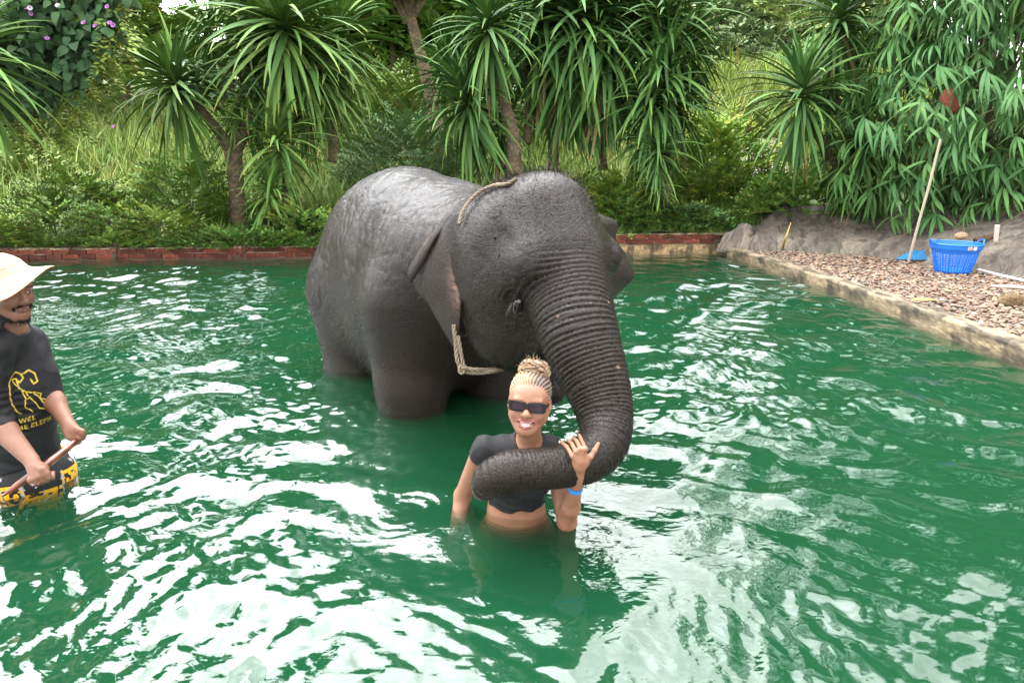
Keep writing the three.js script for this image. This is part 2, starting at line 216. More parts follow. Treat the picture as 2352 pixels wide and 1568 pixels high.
// ---------------------------------------------------------------- the land round the pool
const FOOT = [[3.30, -10.85], [3.72, -10.5], [4.5, -10.3], [5.35, -9.75], [5.95, -8.4], [6.35, -7.2], [6.9, -5.2], [7.0, -2.5], [7.2, 2]];
function footDist(x, z) { // distance outside the pebble bed's edge (negative inside)
  let best = 1e9, sgn = 1; for (let i = 0; i < FOOT.length - 1; i++) { const [ax, az] = FOOT[i], [bx, bz] = FOOT[i + 1], L = (bx - ax) ** 2 + (bz - az) ** 2, t = clamp(((x - ax) * (bx - ax) + (z - az) * (bz - az)) / L), d = Math.hypot(x - ax - t * (bx - ax), z - az - t * (bz - az)); if (d < best) { best = d; sgn = (bx - ax) * (z - az) - (bz - az) * (x - ax) < 0 ? 1 : -1; } } return best * sgn; }
function groundY(x, z) {
  const d = zW(x) - z, r = x / Math.max(4, -z);
  let y = mix(0.19, 0.32, sstep(-2, 1, x)) + 0.045 * Math.max(0, d) + 0.05 * N3(x * 0.5, z * 0.5, 2);
  const open = sstep(0.2, 0.3, r), up = Math.max(0, d - mix(4.5, 6.5, sstep(-5, 2, x)));
  y += mix(0.20, 0.25, open) * up * (1 - 0.003 * up) * sstep(0, 4, up + 1) - open * 0.26 * Math.max(0, up - 11) ;
  if (x > 2.6) { const e = footDist(x, z), side = sstep(-10.6, -8.6, z); const yb = 0.11 + Math.max(0, e) * mix(0.34, 0.62, side) - 0.1 * (1 - side) * Math.max(0, e - 1.2); y = mix(y, Math.min(yb, mix(1.2, 3.2, side) + 0.08 * e), sstep(2.6, 4.4, x) * (1 - sstep(3, 8, d))); }
  return y;
}
function groundPatch(x0, x1, z0, z1, nx, nz, keep) { const pos = [], idx = [], uv = [], col = [];
  for (let j = 0; j <= nz; j++) for (let i = 0; i <= nx; i++) { const x = mix(x0, x1, i / nx), z = mix(z0, z1, j / nz), n = fbm(x * 0.7, z * 0.7, 0, 4), right = sstep(3.5, 5, x) * sstep(-12.5, -9, z); pos.push(x, groundY(x, z), z); uv.push(x / 2, z / 2); const br = [0.135 + 0.06 * n, 0.105 + 0.05 * n, 0.07 + 0.03 * n], gr = [0.07, 0.12, 0.03]; const k = clamp(mix(0.75 + n, 0.12 + n * 0.7, right)); col.push(mix(br[0], gr[0], k), mix(br[1], gr[1], k), mix(br[2], gr[2], k)); }
  for (let j = 0; j < nz; j++) for (let i = 0; i < nx; i++) { const a = j * (nx + 1) + i, b = a + nx + 1, xm = mix(x0, x1, (i + 0.5) / nx), zm = mix(z0, z1, (j + 0.5) / nz); if (keep(xm, zm)) idx.push(a, b, a + 1, b, b + 1, a + 1); }
  return geoFrom(pos, idx, null, uv, col); }
struct('ground', mergeGeometries([
  groundPatch(-16, 16, 4, -24, 200, 190, (x, z) => z < zW(x) - 0.1 ? (x < 3.2 || footDist(x, z) > 0.42) : (x > 3.4 && footDist(x, z) > 0.42)),
  groundPatch(-60, 60, -23.8, -90, 90, 60, () => true), groundPatch(-60, -15.9, 4, -24, 30, 24, (x, z) => z < zW(x)), groundPatch(15.9, 60, 4, -24, 30, 24, () => true)]), M.soil);

// brick wall behind the pool, brick by brick
const rb = rng(5);
function brickTex(seed) { return tex(64, (u, v) => { const a = tfbm(u, v, 5, 4, seed), b = tfbm(u, v, 16, 2, seed + 9); const k = 0.7 + 0.7 * (a - 0.45), d = sstep(0.55, 0.75, b) * 0.5, p = sstep(0.62, 0.75, a) * 0.4; return [mix(mix(0.60 * k, 0.2, d), 0.62, p), mix(mix(0.27 * k, 0.15, d), 0.5, p), mix(mix(0.18 * k, 0.12, d), 0.42, p)]; }, { srgb: true }); }
const brickM = [0, 1, 2].map((i) => { const t = brickTex(40 + i * 20); return [0.8, 1.1, 1.4, 1.8].map((k) => std({ map: t, color: rgb(0.66 * k, 0.74 * k, 0.74 * k), roughness: 0.9, bumpMap: T.rough, bumpScale: 0.006 })); }).flat();
function brickGeo(seed, L, Hh, D) { const r = rng(seed), g = new THREE.BoxGeometry(L, Hh, D, 3, 2, 1), p = g.attributes.position, m = new Map(); for (let i = 0; i < p.count; i++) { const k = [p.getX(i), p.getY(i), p.getZ(i)].map((v) => v.toFixed(3)).join(); if (!m.has(k)) m.set(k, [(r() - 0.5) * 0.014, (r() - 0.5) * 0.010, (r() - 0.5) * 0.012]); const o = m.get(k); p.setXYZ(i, p.getX(i) + o[0], p.getY(i) + o[1], p.getZ(i) + o[2]); } g.computeVertexNormals(); return g; }
const bricks = [0, 1, 2, 3].map((i) => brickGeo(70 + i, 0.232, 0.066, 0.10)), halfBrick = brickGeo(90, 0.11, 0.066, 0.10);
function brickWall(x0, x1, y0, back, label) {
  const mid = (x0 + x1) / 2, t = thing('brick_wall', label, 'wall', V(mid, 0, zW(mid) - back)); t.userData.kind = 'thing'; t.rotation.y = Math.atan(0.0771); const L = (x1 - x0) / Math.cos(Math.atan(0.0771));
  const body = new THREE.BoxGeometry(L, y0 + 0.16 + 0.6, 0.14, 1, 1, 1).translate(0, (y0 + 0.16 - 0.6) / 2, -0.075); part('mortar', body, std({ map: T.concrete, color: rgb(1.3, 1.15, 0.95), roughness: 0.95, bumpMap: T.rough, bumpScale: 0.02 }), t);
  for (let c = 0; c < 2; c++) { let x = -L / 2 + (c ? 0.13 : 0.02); if (c) { const b = part('brick', halfBrick, brickM[3], t); b.position.set(-L / 2 + 0.06, y0 + 0.04 + c * 0.078, -0.03); } while (x + 0.24 < L / 2) { const b = part('brick', bricks[Math.floor(rb() * 4)], brickM[Math.floor(rb() * 12)], t); b.position.set(x + 0.12, y0 + 0.04 + c * 0.078 + (rb() - 0.5) * 0.008, -0.022 - rb() * 0.012); b.rotation.set((rb() - 0.5) * 0.06, (rb() - 0.5) * 0.05, (rb() - 0.5) * 0.05); x += 0.247 + rb() * 0.012; } }
  // uneven mortar cap
  const pos = [], idx = [], n = Math.round(L / 0.08), uv = []; for (let i = 0; i <= n; i++) { const x = mix(-L / 2, L / 2, i / n), h = y0 + 0.176 + 0.02 * fbm(x * 2, 1, 4, 3), f = 0.008 + 0.02 * N3(x * 3, 5, 1); for (const [yy, zz] of [[h - 0.028, f], [h - 0.005, f + 0.004], [h, f - 0.02], [h + 0.004, -0.2]]) { pos.push(x, yy, zz); uv.push(x, yy * 3 - zz); } if (i) { const a = (i - 1) * 4, b = i * 4; for (let k = 0; k < 3; k++) idx.push(a + k, b + k, a + k + 1, b + k, b + k + 1, a + k + 1); } }
  part('mortar_cap', geoFrom(pos, idx, null, uv), std({ map: T.plaster, color: rgb(0.95, 0.92, 0.85), roughness: 0.95, bumpMap: T.rough, bumpScale: 0.02 }), t); return t;
}
brickWall(-10.8, -1.4, -0.01, 0, 'low red brick wall with pale mortar cap left of the elephant rump');
brickWall(-1.38, 3.62, 0.135, 0.08, 'low red brick wall on a plastered ledge at the far right corner of the pool');
{ const L = 5.05, g = new THREE.BoxGeometry(L, 0.74, 0.24, 40, 6, 3), p = g.attributes.position; for (let i = 0; i < p.count; i++) p.setXYZ(i, p.getX(i), p.getY(i) + 0.008 * N3(p.getX(i) * 4, p.getZ(i) * 4, 2), p.getZ(i) + 0.012 * fbm(p.getX(i) * 3, p.getY(i) * 3, 1)); g.computeVertexNormals();
  const uv = g.attributes.uv; for (let i = 0; i < uv.count; i++) uv.setXY(i, p.getX(i), p.getY(i) + p.getZ(i));
  const o = top('pool_ledge', g, std({ map: T.plaster, color: rgb(0.9, 0.78, 0.62), roughness: 0.9, bumpMap: T.rough, bumpScale: 0.02 }), 'stained ochre plaster ledge between the water and the right brick wall', 'ledge', null, 'thing'); o.position.set(1.1, -0.24, zW(1.1) - 0.09); o.rotation.y = Math.atan(0.0771); }

// kerb along the right side of the pool
const KERB = [[3.42, -11.3], [3.5, -10.4], [3.6, -9.3], [3.7, -7.9], [3.76, -6.3], [3.79, -4.7], [3.78, -2.5], [3.7, 0.5], [3.6, 4]];
const kerbCurve = new THREE.CatmullRomCurve3(KERB.map(([x, z]) => V(x, 0, z)));
{ const n = 150, prof = [[0.012, -0.7], [0.004, -0.03], [0, 0.02], [0.0, 0.11], [0.006, 0.126], [0.02, 0.134], [0.08, 0.136], [0.15, 0.134], [0.205, 0.13], [0.22, 0.115], [0.222, 0.0]], pos = [], idx = [], uv = [];
  for (let i = 0; i <= n; i++) { const p = kerbCurve.getPoint(i / n), t = kerbCurve.getTangent(i / n), nx = t.z, nz = -t.x; let s = 0; const dist = i / n * 16; prof.forEach(([o, y], k) => { if (k) s += Math.hypot(o - prof[k - 1][0], y - prof[k - 1][1]); const w = y > -0.1 ? 0.014 * fbm(dist * 1.4, o * 9, 3) + 0.006 * N3(dist * 7, k, 1) : 0; pos.push(p.x + nx * (o - w), y + (y > 0.05 ? w * 0.9 : 0), p.z + nz * (o - w)); uv.push(dist * 0.37 + 0.3 * s, s * 1.3 + dist * 0.05); }); }
  const m = prof.length; for (let i = 0; i < n; i++) for (let k = 0; k < m - 1; k++) { const a = i * m + k, b = a + m; idx.push(a, a + 1, b, b, a + 1, b + 1); }
  top('pool_kerb', geoFrom(pos, idx, null, uv), M.plaster, 'stained cream concrete kerb between green water and pebbles on the right', 'kerb', null, 'thing'); }

// pebble bed
const inBed = (x, z, m = 0) => { if (z < -10.6 || z > 3) return false; const k = kerbX(z); return x > k + 0.2 + m && footDist(x, z) < -m; };
function kerbX(z) { for (let i = 0; i < KERB.length - 1; i++) if (z <= KERB[i + 1][1]) { const t = (z - KERB[i][1]) / (KERB[i + 1][1] - KERB[i][1]); return mix(KERB[i][0], KERB[i + 1][0], t); } return 3.6; }
{ const sh = new THREE.Shape(); FOOT.forEach(([x, z], i) => i ? sh.lineTo(x + 0.3, -z) : sh.moveTo(x, -z + 0.2)); sh.lineTo(3.7, -2); for (let z = 0.5; z > -10.5; z -= 0.5) sh.lineTo(kerbX(z) + 0.2, -z);
  const bed = struct('pebble_bed', new THREE.ShapeGeometry(sh).rotateX(-Math.PI / 2).translate(0, 0.085, 0), std({ color: rgb(0.12, 0.085, 0.065), roughness: 1 }));
  const rp = rng(91), all = []; for (let k = 0; k < 17000; k++) { const z = -10.5 + 9.0 * rp(), x = 3.6 + 3.7 * rp(); if (inBed(x, z, -0.02)) all.push([x, z, rp(), rp(), rp(), rp(), rp()]); }
  const geos = [0, 1, 2].map((s) => { const g = new THREE.IcosahedronGeometry(1, 1), p = g.attributes.position; for (let i = 0; i < p.count; i++) { const k = 1 + 0.22 * N3(p.getX(i) * 1.2, p.getY(i) * 1.2, p.getZ(i) * 1.2 + s * 9); p.setXYZ(i, p.getX(i) * k, p.getY(i) * k * 0.42, p.getZ(i) * k * 0.72); } g.deleteAttribute('uv'); g.deleteAttribute('normal'); const idx = new Map(), np = [], ni = []; for (let i = 0; i < p.count; i++) { const q = [p.getX(i), p.getY(i), p.getZ(i)].map((v) => v.toFixed(4)).join(); if (!idx.has(q)) { idx.set(q, np.length / 3); np.push(p.getX(i), p.getY(i), p.getZ(i)); } ni.push(idx.get(q)); } return geoFrom(np, ni); });
  const pal = [[0.30, 0.20, 0.155], [0.30, 0.20, 0.155], [0.36, 0.26, 0.20], [0.24, 0.15, 0.115], [0.40, 0.28, 0.19], [0.23, 0.17, 0.14], [0.43, 0.34, 0.28], [0.28, 0.18, 0.145], [0.20, 0.19, 0.18]];
  pal.shift(); pal.forEach((c) => c.forEach((v, i) => { c[i] = v * [0.60, 0.56, 0.49][i]; }));
  const mats = pal.map((c) => std({ color: rgb(...c), roughness: 0.75 }));
  const place = (q) => { const s = 0.015 + 0.019 * q[2] * q[2] + 0.003 * q[3]; return new THREE.Matrix4().compose(V(q[0], 0.092 + 0.03 * q[3], q[1]), new THREE.Quaternion().setFromEuler(new THREE.Euler((q[4] - 0.5) * 0.8, q[5] * 6.28, (q[6] - 0.5) * 0.8)), V(s, s, s)); };
  all.sort((a, b) => Math.hypot(a[0], a[1]) - Math.hypot(b[0], b[1])); let seen = 0; const lots = [[], [], []], cols = [[], [], []];
  all.forEach((q, n) => { const g = n % 3, vis = Math.abs(q[0] / q[1]) < 0.8; if (vis && seen < 300) { seen++; const m = part('pebble', geos[g], mats[Math.floor(q[6] * 7.99)], bed); m.applyMatrix4(place(q)); } else { lots[g].push(place(q)); const c = pal[Math.floor(q[6] * 7.99)]; cols[g].push(rgb(...c)); } });
  lots.forEach((l, g) => inst('pebbles', geos[g], std({ color: rgb(1, 1, 1), roughness: 0.75 }), l, cols[g], bed)); }

// moulded concrete bank round the pebbles
{ const cv = new THREE.CatmullRomCurve3(FOOT.map(([x, z]) => V(x, 0, z))), n = 260, m = 26, pos = [], idx = [], uv = [];
  for (let i = 0; i <= n; i++) { const t = i / n, p = cv.getPoint(t), tg = cv.getTangent(t), nx = -tg.z, nz = tg.x, dist = t * 17.5; const flip = (nx * 1 + nz * -1) > 0 ? 1 : -1;
    const hump = dist < 4 ? 0.24 + 0.17 * Math.exp(-(((dist - 1.15) / 0.7) ** 2)) + 0.06 * N3(dist * 1.5, 2, 2) : 0.16, w = mix(1.0, 1.5, sstep(2, 5, dist));
    for (let k = 0; k <= m; k++) { const e = k / m * w; const prof = sstep(0, 0.38, e) * hump * (1 - 0.25 * sstep(0.5, 1, e)) + sstep(0.15, 1.3, e) * 0.5 * sstep(1.5, 4.5, dist) * e * 0.8; const x = p.x + nx * e * flip, z = p.z + nz * e * flip; const base = Math.max(0.06, 0.06 + prof); const g = groundY(x, z); let y = Math.max(base, k > 3 && dist > 2.2 ? Math.min(g + 0.05 * sstep(1.4, 0.4, e), g + 0.06) : base); y += 0.05 * fbm(x * 1.3, z * 1.3, 5, 4) * sstep(0, 0.3, e); if (k === m) y -= 0.3; pos.push(x, y, z); uv.push(dist * 0.5, e * 0.5 + y * 0.4); } }
  for (let i = 0; i < n; i++) for (let k = 0; k < m; k++) { const a = i * (m + 1) + k, b = a + m + 1; idx.push(a, a + 1, b, b, a + 1, b + 1); }
  top('concrete_bank', geoFrom(pos, idx, null, uv), M.concrete, 'grey moulded concrete bank with rounded humps edging the pebbles', 'bank', null, 'thing'); }
// ---------------------------------------------------------------- elephant
const M2 = {};
M2.skinBump = tex(1024, (u, v) => { const wu = u + 0.02 * tfbm(u, v, 8, 2, 3), wv = v + 0.02 * tfbm(u, v, 8, 2, 13), w0 = worley(wu, wv, 17, 15), w1 = worley(wu, v, 36, 5), w2 = worley(u, v, 80, 8); return 0.40 * sstep(0, 0.16, w0[1]) + 0.32 * sstep(0.0, 0.22, w1[1]) + 0.16 * sstep(0, 0.3, w2[1]) + 0.2 * tfbm(u, v, 30, 3, 7); });
M2.skinBump.repeat.set(2.2, 2.2);
M2.skinRough = tex(512, (u, v) => [0, 0.38 + 0.5 * (tfbm(u, v, 6, 4, 44) - 0.3), 0]);
M2.skinRough.repeat.set(0.9, 0.9);
const hideMat = std({ color: rgb(1, 1, 1), vertexColors: true, roughness: 0.47, clearcoat: 0.08, clearcoatRoughness: 0.2, sheen: 0, roughnessMap: M2.skinRough, bumpMap: M2.skinBump, bumpScale: 0.0036, specularIntensity: 0.34 });
const ea = 33 * Math.PI / 180, EO = V(-0.37, 0, -4.12), EF = V(Math.sin(ea), 0, Math.cos(ea)), ER = V(-Math.cos(ea), 0, Math.sin(ea)), UP = V(0, 1, 0);
const E = (f, u, s) => EO.clone().addScaledVector(EF, f).addScaledVector(UP, u).addScaledVector(ER, s);
const eAx = [EF, UP, ER];
const ha = 35 * Math.PI / 180, HO = at(1222, 592, 3.27), HF = V(Math.sin(ha), -0.12, Math.cos(ha)).normalize(), HR = V(-Math.cos(ha), 0, Math.sin(ha)), HU = HR.clone().cross(HF).negate().normalize(); if (HU.y < 0) HU.negate();
const H = (f, u, s) => HO.clone().addScaledVector(HF, f).addScaledVector(HU, u).addScaledVector(HR, s), hAx = [HF, HU, HR];
// trunk: down from the brow, forward, round and across in front of the woman
const TK = [[1255, 500, 3.17, 0.20], [1282, 595, 3.07, 0.212], [1305, 682, 2.94, 0.196], [1326, 760, 2.82, 0.182], [1350, 830, 2.74, 0.162], [1377, 900, 2.66, 0.136], [1391, 965, 2.58, 0.116], [1385, 1022, 2.48, 0.101], [1345, 1056, 2.40, 0.092], [1288, 1070, 2.345, 0.084], [1222, 1076, 2.30, 0.080], [1165, 1082, 2.275, 0.079], [1128, 1098, 2.28, 0.070], [1112, 1120, 2.31, 0.052]];
const tkCurve = new THREE.CatmullRomCurve3(TK.map((t) => at(t[0], t[1], t[2])), false, 'centripetal'), TN = 48, tkP = [], tkR = [], tkS = [];
for (let i = 0; i <= TN; i++) { tkP.push(tkCurve.getPoint(i / TN)); const k = i / TN * (TK.length - 1), k0 = Math.min(TK.length - 2, Math.floor(k)), f = k - k0; tkR.push(mix(TK[k0][3], TK[k0 + 1][3], f)); tkS.push(i ? tkS[i - 1] + tkP[i].distanceTo(tkP[i - 1]) : 0); }
let tkAt = 0, tkSide = 0; const tkC = V(0.3, 0.35, -2.6);
const tkWorld = tkP.map((p) => [p.x, p.y, p.z]), tkB = []; for (let c = 0; c < TN / 4; c++) { const a = tkP[c * 4], b = tkP[c * 4 + 4], m = a.clone().lerp(b, 0.5); let r = 0, r1 = 0; for (let i = c * 4; i <= c * 4 + 4; i++) { r = Math.max(r, m.distanceTo(tkP[i]) + tkR[i]); r1 = Math.max(r1, m.distanceTo(tkP[i])); } tkB.push([m.x, m.y, m.z, r, r1]); }
function trunk(x, y, z) {
  const fx = x - tkC.x, fy = y - tkC.y, fz = z - tkC.z, far = Math.sqrt(fx * fx + fy * fy + fz * fz); if (far > 1.25) { tkAt = 0; return far - 1.0; }
  let best = 9, bi = 0, bt = 0, near = 9; // best: the skin; near: the axis, for the place along it
  for (let c = 0; c < TN / 4; c++) { const q = tkB[c], X = x - q[0], Y = y - q[1], Z = z - q[2], D = Math.sqrt(X * X + Y * Y + Z * Z); if (D - q[3] > best && D - q[4] > near) continue;
    for (let i = c * 4; i < c * 4 + 4; i++) { const a = tkWorld[i], b = tkWorld[i + 1], bx = b[0] - a[0], by = b[1] - a[1], bz = b[2] - a[2], px = x - a[0], py = y - a[1], pz = z - a[2]; let t = (px * bx + py * by + pz * bz) / (bx * bx + by * by + bz * bz); t = t < 0 ? 0 : t > 1 ? 1 : t; const ex = px - t * bx, ey = py - t * by, ez = pz - t * bz, g = Math.sqrt(ex * ex + ey * ey + ez * ez), d = g - mix(tkR[i], tkR[i + 1], t); if (d < best) best = d; if (g < near) { near = g; bi = i; bt = t; } } }
  tkAt = mix(tkS[bi], tkS[bi + 1], bt); return best;
}
const legs = []; for (const s of [1, -1]) { legs.push([cap(E(-0.05, 0.62, 0.31 * s), E(0.02, 0.12, 0.32 * s), 0.28, 0.215), 0.14], [cap(E(0.02, 0.12, 0.32 * s), E(0.05, -0.85, 0.31 * s), 0.215, 0.185), 0.06]); legs.push([cap(E(-1.1, 0.5, 0.24 * s), E(-1.0, -0.02, 0.27 * s), 0.35, 0.26), 0.14], [cap(E(-1.0, -0.02, 0.27 * s), E(-1.1, -0.85, 0.28 * s), 0.25, 0.19), 0.06]); }
const bodyU = union([[ell(E(-0.58, 0.58, 0), [0.92, 0.72, 0.55], eAx), 0], [ell(E(-1.08, 0.66, 0), [0.5, 0.62, 0.48], eAx), 0.22], [ell(E(-0.62, 1.02, 0), [0.62, 0.385, 0.34], eAx), 0.25], [ell(E(-0.02, 0.72, 0), [0.42, 0.58, 0.46], eAx), 0.2], [cap(E(-0.1, 0.87, 0), H(-0.1, -0.02, 0), 0.42, 0.33), 0.2], ...legs]);
const headU = union([[ell(H(-0.02, -0.02, 0), [0.34, 0.33, 0.33], hAx), 0], [ell(H(-0.13, 0.11, 0.13), [0.25, 0.15, 0.17], hAx), 0.14], [ell(H(-0.13, 0.11, -0.13), [0.25, 0.15, 0.17], hAx), 0.14],
  [ell(H(0.0, -0.2, 0.17), [0.24, 0.34, 0.16], hAx), 0.1], [ell(H(0.0, -0.2, -0.17), [0.24, 0.34, 0.16], hAx), 0.1], [cap(H(0.0, -0.36, 0), H(0.26, -0.60, 0.02), 0.2, 0.075), 0.12], [ell(H(0.2, -0.30, 0.12), [0.16, 0.12, 0.07], hAx), 0.1],
  [ell(H(0.235, 0.055, 0.235), [0.11, 0.075, 0.075], hAx), 0.08], [ell(H(0.235, 0.055, -0.235), [0.11, 0.075, 0.075], hAx), 0.08], [cap(H(0.02, 0.10, 0.25), H(0.2, 0.07, 0.22), 0.06, 0.06), 0.08]]);

function coarse(x, y, z) { let d = bodyU(x, y, z); const h = headU(x, y, z); d = smin(d, h, 0.16); const t = trunk(x, y, z); d = smin(d, t, 0.03 + 0.15 * sstep(0.6, 0.2, tkAt)); return d; }
const EYE_P = hit(1190, 694), TEMPLE = hit(1135, 560);
function elephant(x, y, z) {
  const b = bodyU(x, y, z), h = headU(x, y, z), t = trunk(x, y, z), s = tkAt; let d = smin(smin(b, h, 0.13), t, 0.025 + 0.16 * sstep(0.6, 0.2, s));
  if (d > 0.034 || d < -0.034) return d;
  const tr = Math.max(sstep(-0.06, 0.035, h - t), sstep(0.5, 0.62, s) * sstep(0.05, 0.0, t)), fc = (1 - tr) * sstep(0.06, 0.0, h), rest = (1 - tr) * (1 - sstep(0.06, 0.0, h));
  if (tr > 0.001) { // rings and folds of the trunk
    const lam = mix(0.023, 0.0185, sstep(0.6, 1.65, s)), n = N3(x * 5, y * 5, z * 5) * 0.9 + N3(x * 15, y * 15, z * 15) * 0.25, ph = Math.PI * s / lam + n, r = Math.abs(Math.sin(ph)), r2 = Math.abs(Math.sin(ph * 2.07 + 1.3));
    d += tr * sstep(0.2, 0.42, s) * (mix(0.010, 0.0048, sstep(0.9, 1.5, s)) * Math.pow(1 - r, 1.4) + mix(0.003, 0.0014, sstep(0.85, 1.35, s)) * Math.pow(1 - r2, 2));
  }
  if (fc > 0.001) { // folds round the eye, over the brow and at the mouth
    const e = Math.hypot(x - EYE_P.x, (y - EYE_P.y) * 1.15, z - EYE_P.z); let w = 0; if (e < 0.2) { w += 0.011 * Math.exp(-((e / 0.085) ** 2)) * Math.pow(0.5 + 0.5 * Math.sin(e * 215 + N3(x * 14, y * 14, z * 14) * 2.5), 2); w += 0.012 * Math.exp(-(((e - 0.05) / 0.022) ** 2)); }
    const q = Math.hypot(x - TEMPLE.x, y - TEMPLE.y, z - TEMPLE.z); w += 0.03 * Math.exp(-((q / 0.13) ** 2));
    d += fc * (w + 0.0025 * Math.pow(1 - Math.abs(N3(x * 9, y * 9, z * 9)), 6) + 0.012 * N3(x * 3.1, y * 3.1, z * 3.1));
  }
  if (rest > 0.001) { // creases of the flanks and legs
    const leg = sstep(0.55, 0.1, y); d += rest * (mix(0.004, 0.0065, leg) * Math.pow(1 - Math.abs(N3(x * 6, y * mix(5, 26, leg), z * 6)), 7) + 0.0032 * (1 - leg) * Math.pow(1 - Math.abs(N3(x * 17, y * 12, z * 17)), 5) + 0.012 * N3(x * 2.2, y * 2.2, z * 2.2) + 0.0045 * leg * Math.pow(1 - Math.abs(N3(x * 11, y * 45, z * 11)), 4) + 0.004 * Math.pow(1 - Math.abs(N3(x * 8 + y * 3, y * 4, z * 8)), 9));
  }
  return d;
}
function hideColor(x, y, z) {
  const n = fbm(x * 3, y * 3, z * 3, 4), f = N3(x * 40, y * 40, z * 40), k = 1 + 0.5 * n + 0.15 * f, low = sstep(0.15, -0.05, y) * 0.5, red = clamp(0.35 * sstep(0.0, 0.35, N3(x * 2.1, y * 2.1, z * 2.1 + 5)));
  let c = [0.027 * k, 0.0185 * k, 0.0142 * k]; c = [c[0] + red * 0.012, c[1] + red * 0.004, c[2] + red * 0.001]; c = c.map((v, i) => mix(v, [0.05, 0.042, 0.032][i], low));
  const tsp = sstep(0.56, 0.66, N3(x * 26, y * 26, z * 26) + 0.25 * N3(x * 8, y * 8, z * 8 + 3)) * (Math.hypot(x - 0.42, y - 0.72, z + 2.8) < 0.28 ? 0.8 : 0); return c.map((v, i) => mix(v * 0.5, [0.2, 0.12, 0.085][i], tsp));
}
const eleph = thing('elephant', 'wet dark grey elephant standing in the green pool, trunk curled round the woman', 'elephant', null);
const FASTBODY = typeof QUICK !== 'undefined';
// the body is meshed in two finenesses that meet behind the head
const eleSkins = [[0.0095, (f) => f < 0.462, [-2.3, -0.46, -5.9], [0.95, 1.6, -2.9]], [0.0054, (f) => f > 0.45, [-0.75, -0.3, -4.25], [0.95, 1.6, -2.1]]].map(([h, keep, lo, hi]) => {
  const inF = (x, y, z) => keep((x - EO.x) * EF.x + (z - EO.z) * EF.z), s = skin((x, y, z) => { const f = (x - EO.x) * EF.x + (z - EO.z) * EF.z; return h < 0.008 ? (f < 0.4 ? 0.4 + (0.4 - f) : elephant(x, y, z)) : (f > 0.52 ? 0.4 + f : elephant(x, y, z)); }, lo, hi, h, { color: hideColor, pad: 0.014 });
  const idx = []; for (let t = 0; t < s.idx.length; t += 3) { const i = s.idx[t] * 3; if (inF(s.pos[i], s.pos[i + 1], s.pos[i + 2])) idx.push(s.idx[t], s.idx[t + 1], s.idx[t + 2]); } s.idx = idx; return s; });
part('body', skinGeo(eleSkins, true), hideMat, eleph);
function hit(dx, dy, from = 1.8, f = coarse) { const r = ray(dx, dy), l = Math.hypot(...r); let t = from; for (let i = 0; i < 120; i++) { const d = f(r[0] / l * t, EYE + r[1] / l * t, r[2] / l * t); if (d < 0.0008) break; t += d * 0.7; if (t > 9) return null; } return V(r[0] / l * t, EYE + r[1] / l * t, r[2] / l * t); }
const nearHit = (dx, dy, from = 1.6, to = 3) => { const r = ray(dx, dy), l = Math.hypot(...r); let b = 9, bt = from; for (let t = from; t < to; t += 0.01) { const d = coarse(r[0] / l * t, EYE + r[1] / l * t, r[2] / l * t); if (d < 0) { b = d; bt = t; break; } if (d < b) { b = d; bt = t; } } const p = V(r[0] / l * bt, EYE + r[1] / l * bt, r[2] / l * bt); for (let i = 0; i < 6; i++) p.addScaledVector(grad(coarse, p), -coarse(p.x, p.y, p.z)); return p; };
const grad = (f, p, e = 0.004) => V(f(p.x + e, p.y, p.z) - f(p.x - e, p.y, p.z), f(p.x, p.y + e, p.z) - f(p.x, p.y - e, p.z), f(p.x, p.y, p.z + e) - f(p.x, p.y, p.z - e)).normalize();
